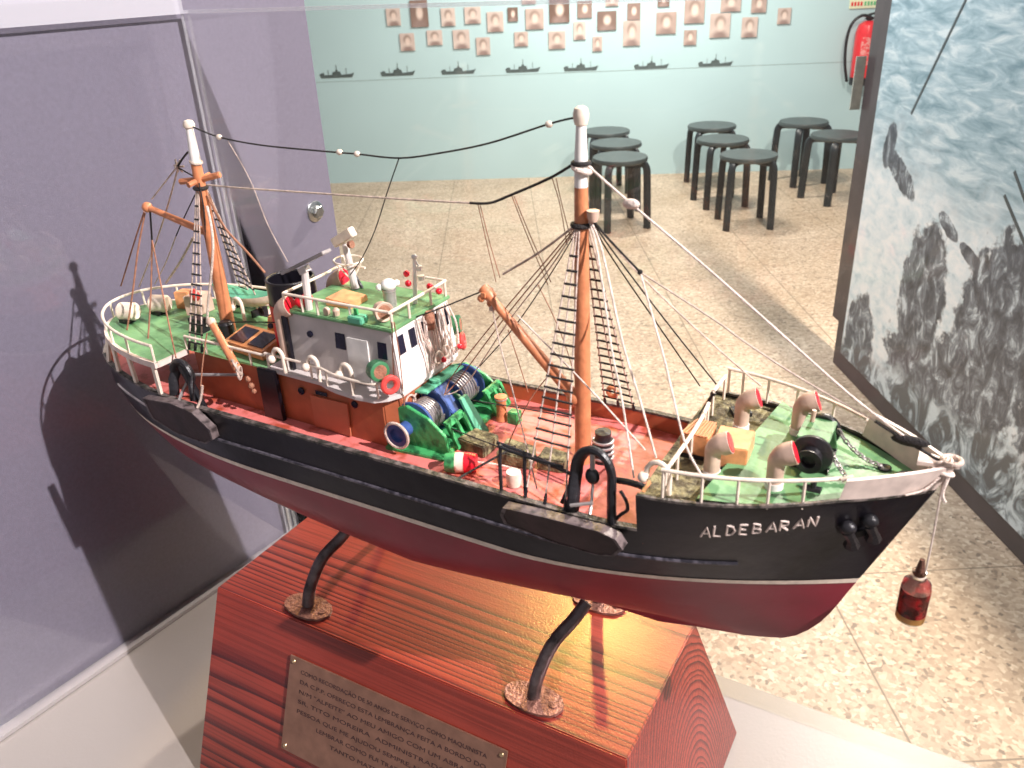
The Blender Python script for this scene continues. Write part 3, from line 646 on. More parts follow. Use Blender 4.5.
# decks
def deck(name, mt, z, s0, s1, inset, camber=.003, n=60, m_=8, zr=1.283):
    b = MB(); q = []
    for i in range(n+1):
        s = s0+(s1-s0)*i/n; w = max(.0005, hb(s, zr)-inset)
        for j in range(m_+1):
            y = -1+2*j/m_; q.append(P(s, w*y, z+camber*(1-y*y)))
    b.add(q, [(i*(m_+1)+j, (i+1)*(m_+1)+j, (i+1)*(m_+1)+j+1, i*(m_+1)+j+1) for i in range(n) for j in range(m_)])
    return b.build(name, mt, sh, smooth=50)
deck('main_deck', 'deckred', 1.2715, -.303, .1865, .003)
# forecastle: mossy after part, green raised platform forward, break bulkhead
b = MB(); q = []; n = 12
for i in range(n+1):
    s = .1865+(.236-.1865)*i/n; w = hb(s, 1.306)-.0004
    for j in range(9): y = -1+j/4; q.append(P(s, w*y, 1.3045+(s-.1865)*.03+.001*(1-y*y)))
b.add(q, [(i*9+j, i*9+9+j, i*9+10+j, i*9+1+j) for i in range(n) for j in range(8)]); b.build('forecastle_deck', 'moss', sh, label='mossy brown after part of the forecastle deck')
def fz(s): return 1.3105 if s < .26 else 1.3105+(s-.26)*.02
def edge_s(v): return .2155-(v-.05)*.16-.004*0   # slanting after edge of the platform
b = MB(); top = []; n = 40
ring_s = []
for i in range(n+1):
    s = .2165+(.3165-.2165)*i/n; ring_s.append((s, max(.0003, hb(s, 1.309)-.0012)))
poly = [P(s, w, fz(s)) for s, w in ring_s]+[P(s+.014*(1 if i_ else 1)*max(0, 1-i_/8.), -w, fz(s)) for i_, (s, w) in enumerate(ring_s)][::-1]
lo = [Vector((p.x, p.y, p.z-.0065)) for p in poly]
k = len(ring_s)
for i in range(k-1):
    j = 2*k-1-i
    b.add([poly[i], poly[i+1], poly[j-1], poly[j]], [(0, 1, 2, 3)])
b.build('forecastle_platform', 'green', sh, smooth=0)
b = MB().add([poly[0], poly[-1], lo[-1], lo[0]], [(0, 1, 2, 3)]); b.build('platform_step', 'teal', sh, smooth=0)
b = MB(); w = hb(.1865, 1.29)-.0045
b.hexa([P(.187, w, 1.272), P(.189, w, 1.272), P(.189, -w, 1.272), P(.187, -w, 1.272), P(.187, w, 1.305), P(.189, w, 1.305), P(.189, -w, 1.305), P(.187, -w, 1.305)])
b.build('forecastle_bulkhead', 'brown', sh, smooth=0)
b = MB(); strip = []
for sg_ in (1, -1):
    q = []; n = 30
    for i in range(n+1):
        s = .187+(.3185-.187)*i/n; z = sheer1(s); w = hb(s, z)
        q += [P(s, sg_*(w+.0007), z-.0006), P(s, sg_*(w+.0007), z+.0008), P(s, sg_*max(0, w-.0014), z+.0008), P(s, sg_*max(0, w-.0014), z-.0006)]
    b.add(q, [(4*i+j, 4*i+4+j, 4*i+4+(j+1) % 4, 4*i+(j+1) % 4) for i in range(n) for j in range(4)])
b.build('gunwale', 'caprail', sh)
# pale bulwark round the bow
def bw_top(s): return 1.3262 if s < .30 else 1.3262-(s-.30)*.03
b = MB()
for sg_ in (1, -1):
    q = []; n = 22
    for i in range(n+1):
        t = i/n; s = .2795+(.3262-.2795)*t; sb = min(s, .3192)
        zb_ = sheer1(sb)+.0003; zt = bw_top(s) if i > 0 else bw_top(s)
        st2 = s+.0022*(1-t)
        q += [P(sb, sg_*(hb(sb, zb_)+.0004), zb_), P(st2, sg_*(hb(st2, 1.325)+.0004), zt), P(st2, sg_*max(.0, hb(st2, 1.325)-.0022), zt), P(sb, sg_*max(.0, hb(sb, zb_)-.0022), zb_)]
    b.add(q, [(4*i+j, 4*i+4+j, 4*i+4+(j+1) % 4, 4*i+(j+1) % 4) for i in range(n) for j in range(4)]+[(0, 1, 2, 3)])
b.prism(Ps([(.309, .006, 1.3245), (.3275, .0012, 1.3242), (.3275, -.0012, 1.3242), (.309, -.006, 1.3245)]), (0, 0, .002))
b.build('bow_bulwark', 'bulwhite', sh)
MB().torus(P(.3235, .0, 1.3275), (0, 0, 1), .0042, .0013, 16, 7).build('bow_fairlead', 'rope_pale', sh)
b = MB()
for k in range(7):
    a = k*.9; b.torus(P(.3195+.0012*math.sin(a*2), 0, 1.3205+.001*k), (math.sin(a)*.5, .3*math.cos(a), 1), .0056-.0003*k, .0007, 14, 6)
b.tube(smoothpts(Ps([(.3235, .004, 1.320), (.3225, .0065, 1.312), (.3245, .0075, 1.308)])), .0009, 6); b.tube(smoothpts(Ps([(.320, .005, 1.320), (.3145, .010, 1.314), (.307, .0155, 1.312)])), .0005, 6)
b.build('stem_lashing', 'rope_white', sh)
# name
GL = {'A': [[(0, 0), (.42, 1), (.8, 0)], [(.15, .36), (.66, .36)]], 'L': [[(0, 1), (0, 0), (.6, 0)]], 'D': [[(0, 0), (0, 1), (.45, .9), (.68, .5), (.45, .1), (0, 0)]],
      'E': [[(.6, 1), (0, 1), (0, 0), (.62, 0)], [(0, .52), (.5, .52)]], 'B': [[(0, 0), (0, 1), (.5, .9), (.5, .62), (0, .52), (.6, .4), (.58, .1), (0, 0)]],
      'R': [[(0, 0), (0, 1), (.55, .88), (.52, .56), (0, .48), (.62, 0)]], 'N': [[(0, 0), (0, 1), (.62, 0), (.66, 1)]]}
nmroot = {1: MB(), -1: MB()}; s = .2185; hgt = .0080
for i, ch in enumerate('ALDEBARAN'):
    zb_ = lerp_tab(s, [(.217, 1.2835), (.275, 1.2955)])
    for sg_ in (1, -1):
        for stroke in GL[ch]:
            pts = []
            for (x0, y0), (x1, y1) in zip(stroke, stroke[1:]):
                for t in (0, .34, .67): pts.append((x0+(x1-x0)*t, y0+(y1-y0)*t))
            pts.append(stroke[-1]); q = []
            for x, y in pts:
                X = s+(x+.18*y)*.0055; 
                if sg_ < 0: X = (.2185+.2730)-X
                Z_ = zb_+y*hgt; q.append(P(X, sg_*(hb(X, Z_)+.0002), Z_))
            nmroot[sg_].tube(q, .00062, 6, caps=True)
    s += .00605
nmroot[1].build('ship_name', 'bulwhite', sh, label='pale hand-painted name ALDEBARAN on the starboard bow'); nmroot[-1].build('ship_name', 'bulwhite', sh, label='pale hand-painted name ALDEBARAN on the port bow')
# anchors in the hawse
for sg_ in (1, -1):
    b = MB()
    for s, z in ((.2845, 1.2925), (.2935, 1.2960)):
        v = hb(s, z)+.003
        b.ball(P(s, sg_*v, z), .0042, 12, (1.1, .9, .9)); 
        b.tube(Ps([(s+.0005, sg_*(v+.0005), z-.002), (s+.0028, sg_*(v-.002), z-.008), (s+.003, sg_*(v-.004), z-.0125)]), [.0030, .0026, .0042], 8)
    b.beam(P(.2865, sg_*(hb(.287, 1.285)+.0015), 1.2845), P(.2965, sg_*(hb(.296, 1.287)+.0015), 1.2875), .003, .0035)
    b.build('anchor', 'blackiron', sh)

# ---- stern: open space under the poop deck, posts, poop deck
def poop_w(s):
    x = max(0, min(1, (s+.290)/.116)); return .0628*math.sqrt(max(0, 1-(1-x)**2))
out = []
n = 40
for i in range(n+1):
    t = (i/n)**1.8; s = -.290+(.290-.178)*t; out.append((s, poop_w(s)))
stb = out+[(-.177, .036), (-.130, .037), (-.094, .037)]
outline = [(s, v) for s, v in stb]+[(s, -v) for s, v in stb[::-1]][:-1]
b = MB(); k = len(outline)
def fan(mb, ol, z, cam=.002):
    m_ = len(ol)//2
    for i in range(m_-1 if len(ol) % 2 == 0 else m_):
        a0 = ol[i]; a1 = ol[i+1]; 
        q = [P(a0[0], a0[1], z), P(a1[0], a1[1], z), P(a1[0], -a1[1], z), P(a0[0], -a0[1], z)]
        mb.add([P(a0[0], a0[1], z), P(a1[0], a1[1], z), P(a1[0], 0, z+cam), P(a0[0], 0, z+cam), P(a1[0], -a1[1], z), P(a0[0], -a0[1], z)], [(0, 1, 2, 3), (3, 2, 4, 5)])
mb_ = MB(); 
for (a0, a1) in zip(stb, stb[1:]):
    mb_.add([P(a0[0], a0[1], 1.3100), P(a1[0], a1[1], 1.3100), P(a1[0], 0, 1.3113), P(a0[0], 0, 1.3113), P(a1[0], -a1[1], 1.3100), P(a0[0], -a0[1], 1.3100)], [(0, 1, 2, 3), (3, 2, 4, 5)])
mb_.build('poop_deck', 'green', sh, smooth=50)
b = MB()
for sg_ in (1, -1):
    q = []
    for s, v in stb[:-2]: q += [P(s-.0006, sg_*(v+.0007), 1.3058), P(s-.0006, sg_*(v+.0007), 1.3104), P(s, sg_*max(0, v-.0018), 1.3104), P(s, sg_*max(0, v-.0018), 1.3058)]
    b.add(q, [(4*i+j, 4*i+4+j, 4*i+4+(j+1) % 4, 4*i+(j+1) % 4) for i in range(len(stb)-3) for j in range(4)])
b.build('poop_edge_band', 'bulwhite', sh)
for sg_ in (1, -1):
    for s in (-.2865, -.268, -.245, -.216, -.1835):
        MB().beam(P(s-.001, sg_*(hb(s, 1.284)-.001), 1.2835), P(s+.001, sg_*(poop_w(s+.001)-.0006), 1.3062), .0022, .0030, up=(1, 0, 0)).build('poop_stanchion', 'cream', sh)

# ---- deckhouse casing
b = MB()
pl_ = [(-.172, .034), (.004, .037), (.013, .030), (.013, -.030), (.004, -.037), (-.172, -.034)]
b.prism(Ps([(s, v, 1.270) for s, v in pl_]), (0, 0, .0400)); cas = b.build('deckhouse', 'brown', sh, smooth=0, bevel=.0008)
b = MB(); b.prism(Ps([(-.058, .0366, 1.2745), (-.0265, .0372, 1.2745), (-.0255, .0372, 1.2992), (-.058, .0366, 1.2985)]), (0, -.0012, 0)); b.build('door', 'brownlight', cas, smooth=0)
for s in (-.0664, -.0201):
    b = MB(); b.lathe([(0, -.0004), (.0026, -.0004), (.0026, .0006), (0, .0006)], P(s, .0368, 1.2995), (0, -1, 0), n=16, cap=False); b.build('porthole', 'glass', cas)
b = MB(); b.prism(Ps([(-.053, .0369, 1.3002), (-.043, .0370, 1.3002), (-.043, .0370, 1.3030), (-.053, .0369, 1.3030)]), (0, -.0004, 0)); b.build('vent_slot', 'glass', cas, smooth=0)
b = MB(); b.prism(Ps([(-.1035, .0368, 1.271), (-.0850, .0368, 1.271), (-.0845, .0376, 1.312), (-.1015, .0376, 1.312)]), (0, -.0035, 0)); b.build('fender_plate', 'black', cas, smooth=0, bevel=.0006)

# ---- bridge deck with wings
def bwid(s): return lerp_tab(s, [(-.094, .0385), (-.045, .0400), (-.038, .0425), (-.028, .0450), (-.010, .0468), (.004, .0455), (.011, .040), (.016, .031)])
sl = [-.094, -.07, -.045, -.038, -.028, -.018, -.010, -.003, .004, .008, .011, .014, .016]
b = MB(); ol = [(s, bwid(s)) for s in sl]+[(s, -bwid(s)) for s in sl[::-1]]
b.prism(Ps([(s, v, 1.3095) for s, v in ol]), (0, 0, .0030)); b.build('bridge_deck', 'wallpaint', sh, smooth=0, bevel=.0004)
def rail(name, pts, h, r, mt, posts, pr, parent=sh, spacing_pts=None, k=5, single=True, label=None):
    top = smoothpts([p+Vector((0, 0, h)) for p in pts], k)
    r *= .88; pr *= .88; ro = MB().tube(top, r, 8).build(name, mt, parent, label=label)
    for p in posts: MB().tube([p, p+Vector((0, 0, h))], pr, 6).build('rail_post', mt, ro)
    return ro
for sg_ in (1, -1):
    pts = [P(s, sg_*(bwid(s)-.0008), 1.3125) for s in (-.094, -.075, -.055, -.042, -.030, -.018, -.006, .004, .010, .0135)]
    ps = [P(s, sg_*(bwid(s)-.0008), 1.3125) for s in (-.092, -.0745, -.052, -.036, -.012, .006)]
    rail('bridge_rail', pts, .0105, .0011, 'cream', ps, .0009)
# casing side rail aft of the bridge
for sg_ in (1, -1):
    pts = Ps([(-.176, sg_*.036, 1.3103), (-.15, sg_*.036, 1.3103), (-.12, sg_*.0365, 1.3103), (-.096, sg_*.037, 1.3103)])
    rail('casing_rail', pts, .0105, .0011, 'cream', [pts[0], P(-.155, sg_*.036, 1.3103), P(-.128, sg_*.0365, 1.3103), P(-.110, sg_*.0367, 1.3103)], .0009)
# poop rail: horseshoe round the stern
hs = [(s, poop_w(s)-.001) for s in (-.180, -.195, -.215, -.235, -.255, -.272, -.284)]
hp = [P(s, v, 1.3103) for s, v in hs]+[P(-.2885, .006, 1.3103), P(-.2885, -.006, 1.3103)]+[P(s, -v, 1.3103) for s, v in hs[::-1]]+[P(-.170, -.0615, 1.3103)]
rail('poop_rail', hp, .0125, .0013, 'cream', [P(s, sg_*(poop_w(s)-.001), 1.3103) for s in (-.180, -.212, -.240, -.268, -.286) for sg_ in (1, -1)], .0010, k=4)

# ---- goose neck vents along the starboard bridge rail
def goose(s, v, z, h=.017, parent=sh, w=.0085):
    pts = [P(s+w*.5, v, z)]+[P(s+w*.5, v, z+h*.62)]+[P(s+w*.5*math.cos(a), v, z+h*.62+w*.62*math.sin(a)) for a in [PI*k/8 for k in range(1, 9)]]+[P(s-w*.55, v+.001, z+h*.50)]
    g = MB().tube(pts, [.0014]*(len(pts)-2)+[.0016, .0030], 10).build('gooseneck_vent', 'cream', parent)
    MB().ball(P(s-w*.6, v+.0014, z+h*.48), .0030, 10).build('vent_cap', 'cream', g)
for s in (-.083, -.0525, -.0245): goose(s+.003, .039, 1.3125, .0185)
goose(.1945, .0545, 1.305, .016, w=.0125)

# ---- wheelhouse
b = MB(); wh = Ps([(-.0735, .0315, 1.3125), (.0165, .0325, 1.3125), (.0165, -.0325, 1.3125), (-.0735, -.0315, 1.3125), (-.0735, .0305, 1.354), (.0118, .0310, 1.354), (.0118, -.0310, 1.354), (-.0735, -.0305, 1.354)])
b.hexa(wh); whs = b.build('wheelhouse', 'wallpaint', sh, smooth=0, bevel=.0006)
b = MB(); b.hexa([p+Vector((.0003, 0, 0)) for p in Ps([(.0166, .0322, 1.3127), (.0170, .0322, 1.3127), (.0170, -.0322, 1.3127), (.0166, -.0322, 1.3127), (.0119, .0308, 1.3538), (.0123, .0308, 1.3538), (.0123, -.0308, 1.3538), (.0119, -.0308, 1.3538)])])
b.build('front_panel', 'white', whs, smooth=0)
def sideq(s0, s1, z0, z1, v, d, name, mt, parent=whs, tilt=0):
    MB().prism(Ps([(s0, v, z0), (s1, v, z0), (s1+tilt, v-.0008, z1), (s0+tilt, v-.0008, z1)]), (0, -d, 0)).build(name, mt, parent, smooth=0)
sideq(-.0335, -.0255, 1.3355, 1.3462, .0314, .0006, 'side_window', 'glass'); sideq(.0008, .0078, 1.3348, 1.3458, .0316, .0006, 'side_window', 'glass')
sideq(-.0238, -.0068, 1.3150, 1.3450, .0316, .0014, 'wheelhouse_door', 'white')
MB().lathe([(0, -.001), (.0022, -.001), (.0022, .0005), (0, .0005)], P(-.0549, .0318, 1.3415), (0, -1, 0), n=14, cap=False).build('porthole', 'glass', whs)
for i in range(5):
    v = .0245-i*.01225
    zt, zb_ = 1.3495, 1.3375
    def fx(z): return .0175-(z-1.3125)*(.0047/.0415)
    MB().hexa(Ps([(fx(zb_), v+.0031, zb_), (fx(zb_)+.0006, v+.0031, zb_), (fx(zb_)+.0006, v-.0031, zb_), (fx(zb_), v-.0031, zb_), (fx(zt), v+.0031, zt), (fx(zt)+.0006, v+.0031, zt), (fx(zt)+.0006, v-.0031, zt), (fx(zt), v-.0031, zt)])).build('front_window', 'glass', whs, smooth=0)
b = MB(); b.prism(Ps([(-.0755, .0325, 1.354), (.0145, .0325, 1.354), (.0145, -.0325, 1.354), (-.0755, -.0325, 1.354)]), (0, 0, .0025)); b.build('wheelhouse_roof', 'green', sh, smooth=0, bevel=.0006)
rp = Ps([(-.0735, .0310, 1.3565), (-.045, .0312, 1.3565), (-.018, .0312, 1.3565), (.0105, .0308, 1.3565), (.0128, .0295, 1.3565), (.0132, .012, 1.3565), (.0132, -.012, 1.3565), (.0128, -.0295, 1.3565), (.0105, -.0308, 1.3565), (-.012, -.0312, 1.3565)])
rail('roof_rail', rp, .0105, .0011, 'cream', [rp[i] for i in (0, 2, 4, 5, 6, 7, 9)]+Ps([(-.045, .0312, 1.3565), (-.058, .0312, 1.3565)]), .0010)
rp = Ps([(-.0735, .031, 1.3565), (-.0735, .010, 1.3565), (-.0735, -.010, 1.3565), (-.0735, -.030, 1.3565), (-.055, -.0312, 1.3565)])
rail('roof_rail', rp, .0105, .0011, 'cream', [rp[1], rp[3]], .0010)
# black downpipe beside the big vent
MB().beam(P(-.0745, .0325, 1.311), P(-.0745, .0325, 1.354), .003, .003).build('downpipe', 'black', whs)

# ---- funnel
FC = P(-.098, -.002, 1.3135)
fu = MB().lathe([(.0170, 0), (.0170, .0500), (.0154, .0500), (.0152, .030), (0, .030)], FC, (-.02, 0, 1), n=40, cap=False).build('funnel', 'black', sh)
MB().lathe([(.0174, .002), (.0174, .0335)], FC, (-.02, 0, 1), n=40, cap=False).build('funnel_band', 'red', fu)
MB().torus(FC+Vector((-.0010, 0, .050)), (-.02, 0, 1), .0162, .0010, 40, 8).build('funnel_rim', 'blackiron', fu)
# ---- cowl vents
def cowl(name, s, v, z, h, r, mt, mouthmt, ang=0, flare=1.5, reach=1.6, parent=sh, label=None):
    d = Vector((math.cos(ang), math.sin(ang), 0)); base = P(s, v, z); up = Vector((0, 0, 1)); hb_ = h-r*2.0
    path = [base, base+up*hb_*.55, base+up*hb_]; rad = [r, r, r*1.02]
    R_ = r*1.5
    for k in range(1, 9):
        a = k/8*1.25
        path.append(base+up*(hb_+R_*math.sin(a))+d*(R_*(1-math.cos(a)))); rad.append(r*(1.02+(flare-1)*(k/8)**1.3))
    dd = (path[-1]-path[-2]).normalized(); path.append(path[-1]+dd*r*reach*.6); rad.append(r*flare*1.02)
    o = MB().tube(path, rad, 18).build(name, mt, parent, label=label)
    MB().lathe([(0, .0001), (rad[-1]*.88, .0001), (rad[-1]*.9, .0006), (0, .0006)], path[-1], dd, n=20, cap=False).build('vent_mouth', mouthmt, o)
    MB().torus(path[-1], dd, rad[-1]*.96, r*.08, 20, 6).build('mouth_rim', mt, o)
    MB().lathe([(r*1.12, 0), (r*1.12, h*.18)], base, n=18).build('collar', 'white', o)
    return o
for s, v in ((.2160, -.023), (.2155, .031), (.2480, .033), (.2470, -.026)):
    cowl('cowl_vent', s, v, 1.3065 if s < .23 else 1.310, .0225, .0042, 'pale', 'red', .22, 1.4)
cowl('engine_room_cowl', -.0800, .0300, 1.3125, .046, .0045, 'pale', 'red', .22, 1.5, label='tall cream cowl with red mouth beside the funnel')
cowl('engine_room_cowl', -.0800, -.024, 1.3125, .047, .0054, 'pale', 'red', .2, 1.5, label='tall cream cowl with red mouth behind the funnel')
for v_, s_ in ((.020, -.064), (.025, -.0645)): MB().ball(P(s_, v_, 1.3605), .0042, 12).build('red_horn', 'red', sh)

# ---- roof fittings
r_ = MB().tube(Ps([(-.0575, .026, 1.3565), (-.0560, .026, 1.384)]), .0024, 10).build('radar_post', 'wallpaint', sh)
b = MB(); b.beam(P(-.0735, .026, 1.3800), P(-.0345, .026, 1.3985), .0085, .0022); b.build('radar_scanner', 'metal', r_, bevel=.0004)
MB().beam(P(-.059, .026, 1.3825), P(-.053, .026, 1.3855), .005, .004).build('scanner_mount', 'wallpaint', r_)
pm_ = MB().tube(Ps([(-.0545, -.018, 1.3565), (-.0585, -.018, 1.388)]), [.0030, .0020], 10).build('direction_finder_mast', 'wallpaint', sh)
MB().torus(P(-.0575, -.018, 1.3765), (.05, 0, 1), .0098, .0007, 28, 6).build('ring_aerial', 'cream', pm_)
for a in (.5, 2.6, 4.2): MB().tube([P(-.0575+.0098*math.cos(a), -.018-.0098*math.sin(a), 1.3765), P(-.056, -.018, 1.3615)], .0006, 6).build('ring_strut', 'cream', pm_)
b = MB(); b.beam(P(-.0675, -.018, 1.3875), P(-.0500, -.018, 1.3975), .006, .0065); b.build('tilted_aerial_box', 'cream', pm_, bevel=.0006)
b = MB(); b.lathe([(0, 0), (.0022, 0), (.0027, .003), (0, .003)], P(-.052, -.0145, 1.3890), (1, 0, .2), n=12, cap=False); b.build('lamp', 'rope_brown', pm_)
MB().tube(Ps([(-.050, -.020, 1.3565), (-.0555, -.019, 1.368)]), .0012, 6).build('mast_brace', 'blackiron', pm_)
b = MB(); b.hexa(Ps([(-.0515, .0165, 1.3565), (-.031, .0160, 1.3565), (-.031, -.0025, 1.3565), (-.0515, -.0025, 1.3565), (-.0515, .0165, 1.3620), (-.031, .0160, 1.3605), (-.031, -.0025, 1.3605), (-.0515, -.0025, 1.3620)])); b.build('roof_hatch', 'varnish', sh, smooth=0, bevel=.0005)
co = MB().lathe([(.0042, 0), (.0042, .010), (.0046, .0105), (.0046, .012), (0, .012)], P(-.0105, .000, 1.3565), n=16, cap=False).build('compass_pedestal', 'metal', sh)
b = MB(); b.ball(P(-.0105, 0, 1.3712), .0052, 14, (1, 1, .75)); b.ball(P(-.0150, .004, 1.3700), .0024, 10); b.ball(P(-.0068, -.004, 1.3716), .0022, 10); b.build('compass_dome', 'white', co)
sl_ = MB().lathe([(0, 0), (.0056, 0), (.0064, .006), (.0058, .0062), (0, .0045)], P(-.0015, .0215, 1.3632), (1, -.55, .05), n=20, cap=False).build('roof_searchlight', 'pale', sh)
MB().tube(Ps([(.0005, .0215, 1.3565), (.0005, .0215, 1.3600)]), .0016, 8).build('lamp_stalk', 'metal', sl_)
MB().lathe([(0, .0050), (.0056, .0058), (0, .0060)], P(-.0015, .0215, 1.3632), (1, -.55, .05), n=20, cap=False).build('lamp_lens', 'rope_brown', sl_)
gb = MB().box(-.0185, -.0075, -.0345, -.0265, 1.3565-ZB, 1.3610-ZB).build('green_lamp_box', 'teal', sh, bevel=.0006)
MB().lathe([(.0016, 0), (.0014, .004), (0, .0042)], P(-.015, .029, 1.3610), n=10, cap=False).build('lamp_glass', 'winchgreen', gb)
hm = MB().tube(Ps([(.0015, -.0105, 1.3565), (.0035, -.0105, 1.3765), (.0045, -.0105, 1.3880)]), [.0015, .0013, .0011], 8).build('signal_mast', 'white', sh)
b = MB(); b.ball(P(.0045, -.0105, 1.3885), .0020, 10); b.lathe([(0, 0), (.0018, 0), (.0024, .003), (0, .0035)], P(.0055, -.0125, 1.3790), n=10, cap=False); b.lathe([(0, 0), (.0018, 0), (.0024, .003), (0, .0035)], P(.0065, -.0130, 1.3725), n=10, cap=False); b.tube(Ps([(.0045, -.0105, 1.387), (.0068, -.0128, 1.380)]), .0006, 6); b.build('signal_lamp', 'white', hm)
for s, v, z in ((-.0008, -.0075, 1.3775), (-.0002, -.0075, 1.3710), (.0085, -.0185, 1.3665), (.0105, -.0255, 1.3610)):
    MB().ball(P(s, v, z), .0022, 12).build('red_ball_lamp', 'red', hm if s < .005 else sh)
for s, v in ((-.040, .0285), (-.0335, .027)): MB().lathe([(.002, 0), (.0024, .0035), (.001, .005), (0, .005)], P(s, v, 1.3565), n=10, cap=False).build('small_fitting', 'pale', sh)
# big green lamps, lifebuoys either side
for sg_ in (1, -1):
    lm = MB().lathe([(0, 0), (.0062, 0), (.0066, .003), (.0066, .0075), (.0052, .008), (0, .0072)], P(.0015 if sg_ > 0 else .006, sg_*(.0378 if sg_ > 0 else .041), 1.330), (1, -sg_*.45, .1), n=20, cap=False).build('wing_searchlight', 'lampgreen', sh)
    MB().lathe([(0, .0073), (.0045, .0079), (0, .0083)], P(.0015 if sg_ > 0 else .006, sg_*(.0378 if sg_ > 0 else .041), 1.330), (1, -sg_*.45, .1), n=18, cap=False).build('lamp_lens', 'rope_brown', lm)
    MB().beam(P(.003, sg_*.0325, 1.330), P(.003, sg_*.038, 1.330), .0015, .0015).build('lamp_bracket', 'metal', lm)
    q = P(.0155, sg_*.0415, 1.3235 if sg_ > 0 else 1.3195)
    lb2 = MB().torus(q, (1, -sg_*.55, .1), .0046, .0019, 24, 8).build('lifebuoy', 'ringred', sh)
# cordage hanging down the wheelhouse front
cz = MB(); random.seed(3)
cd_ = []
for i in range(13):
    v = .008-i*.0030; s0 = .0140; pts = [P(s0+.001, v+random.uniform(-.002, .002), 1.3535), P(s0+.0035, v+random.uniform(-.004, .002), 1.340), P(s0+.0040, v-.002+random.uniform(-.004, .004), 1.327), P(s0+.0045, v-.003, 1.3165)]
    MB().tube(smoothpts(pts, 4), .00065, 6).build('hanging_cord', 'rope_pale' if i % 3 else 'rope_white', sh)
for s, v, z in ((.0195, -.006, 1.3225), (.0195, -.0145, 1.3235)):
    MB().torus(P(s, v, z), (1, 0, 0), .004, .0008, 18, 6).build('rope_coil', 'cream', sh)
MB().ball(P(.0205, -.010, 1.3195), .002, 10).build('red_ball_lamp', 'red', sh); MB().ball(P(.0205, -.030, 1.3210), .002, 10).build('red_ball_lamp', 'red', sh)
for v, z in ((.022, 1.302), (.014, 1.300), (.026, 1.290), (.018, 1.287)): MB().torus(P(.0145, v, z), (1, -.1, .1), .0045, .0007, 16, 6).build('rope_coil', 'rope_pale', sh)
b = MB(); b.lathe([(0, 0), (.0032, 0), (.0036, .009), (.0022, .012), (0, .012)], P(.0165, -.004, 1.3435), n=14, cap=False); b.build('ship_bell_lantern', 'rope_brown', sh)

# ---- skylight on the casing top
sk = empty('skylight', (0, 0, 0)); bpy.data.objects.remove(sk)
b = MB(); fr_ = Ps([(-.150, .0245, 1.3105), (-.107, .0285, 1.3105), (-.107, .004, 1.3105), (-.150, .000, 1.3105), (-.150, .0245, 1.3170), (-.107, .0285, 1.3170), (-.107, .004, 1.3215), (-.150, .000, 1.3215)])
b.hexa(fr_); skl = b.build('skylight', 'varnish', sh, smooth=0, bevel=.0006)
def skq(u0, u1, w0, w1, h=.0003):
    a, b2, c, d = fr_[4], fr_[5], fr_[6], fr_[7]
    f = lambda u, w: (a*(1-u)+b2*u)*(1-w)+(d*(1-u)+c*u)*w
    return [f(u0, w0), f(u1, w0), f(u1, w1), f(u0, w1)]
for u0, u1 in ((.08, .45), (.55, .92)):
    MB().prism([p-Vector((0, 0, .0004)) for p in skq(u0, u1, .16, .84)], (0, 0, .0010)).build('skylight_pane', 'glass', skl, smooth=0)
b = MB(); b.hexa(Ps([(-.134, -.004, 1.3155), (-.112, -.001, 1.3155), (-.112, -.004, 1.3155), (-.134, -.007, 1.3155), (-.135, -.008, 1.3265), (-.114, -.005, 1.3265), (-.114, -.008, 1.3265), (-.135, -.011, 1.3265)])); hd = b.build('raised_flap', 'varnish', skl, smooth=0, bevel=.0004)
for s in (-.128, -.120): MB().lathe([(0, 0), (.0022, 0), (.0022, .0012), (0, .0012)], P(s, -.0035-(s+.128)*-.12, 1.3215), (.1, -1, .3), n=14, cap=False).build('flap_port', 'glass', hd)
# rafts, lifeboat, lockers on the poop
for s, v in ((-.2655, .0165), (-.2555, -.006)):
    rf = MB().lathe([(0, 0), (.0058, 0), (.0072, .0018), (.0072, .0135), (.0058, .0153), (0, .0153)], P(s-.006, v+.002, 1.3190), (1, .35, 0), n=22, cap=False).build('life_raft_drum', 'cream', sh)
    MB().box(s-.004, s+.006, -v-.006, -v+.002, 1.3108-ZB, 1.3140-ZB).build('raft_cradle', 'blackiron', rf, smooth=0)
b = MB(); b.hexa(Ps([(-.2500, -.018, 1.3110), (-.2380, -.022, 1.3110), (-.2380, -.032, 1.3110), (-.2500, -.028, 1.3110), (-.2500, -.018, 1.3255), (-.2380, -.022, 1.3255), (-.2380, -.032, 1.3255), (-.2500, -.028, 1.3255)])); b.build('deck_locker', 'varnish', sh, smooth=0, bevel=.0005)
b = MB(); b.hexa(Ps([(-.2290, -.010, 1.3110), (-.2180, -.014, 1.3110), (-.2180, -.030, 1.3110), (-.2290, -.026, 1.3110), (-.2290, -.010, 1.3275), (-.2180, -.014, 1.3275), (-.2180, -.030, 1.3275), (-.2290, -.026, 1.3275)])); b.build('deck_locker', 'pale', sh, smooth=0, bevel=.0005)
MB().ball(P(-.2160, -.012, 1.3300), .0052, 14, (1, .6, 1)).build('red_float', 'ringred', sh)
b = MB(); secs = []
for i in range(13):
    t = i/12; s = -.222+.064*t; w = .0105*math.sin(PI*min(.97, max(.03, t)))**.5; rr = []
    for j in range(9):
        a = PI*j/8; rr.append(P(s, -.038+w*math.cos(a), 1.3262-.0105*math.sin(a)*(.75+.25*math.sin(PI*t))+.004*(2*t-1)**2))
    secs.append(rr)
skin(b, secs, closed=False); lbt = b.build('lifeboat', 'cream', sh)
b = MB()
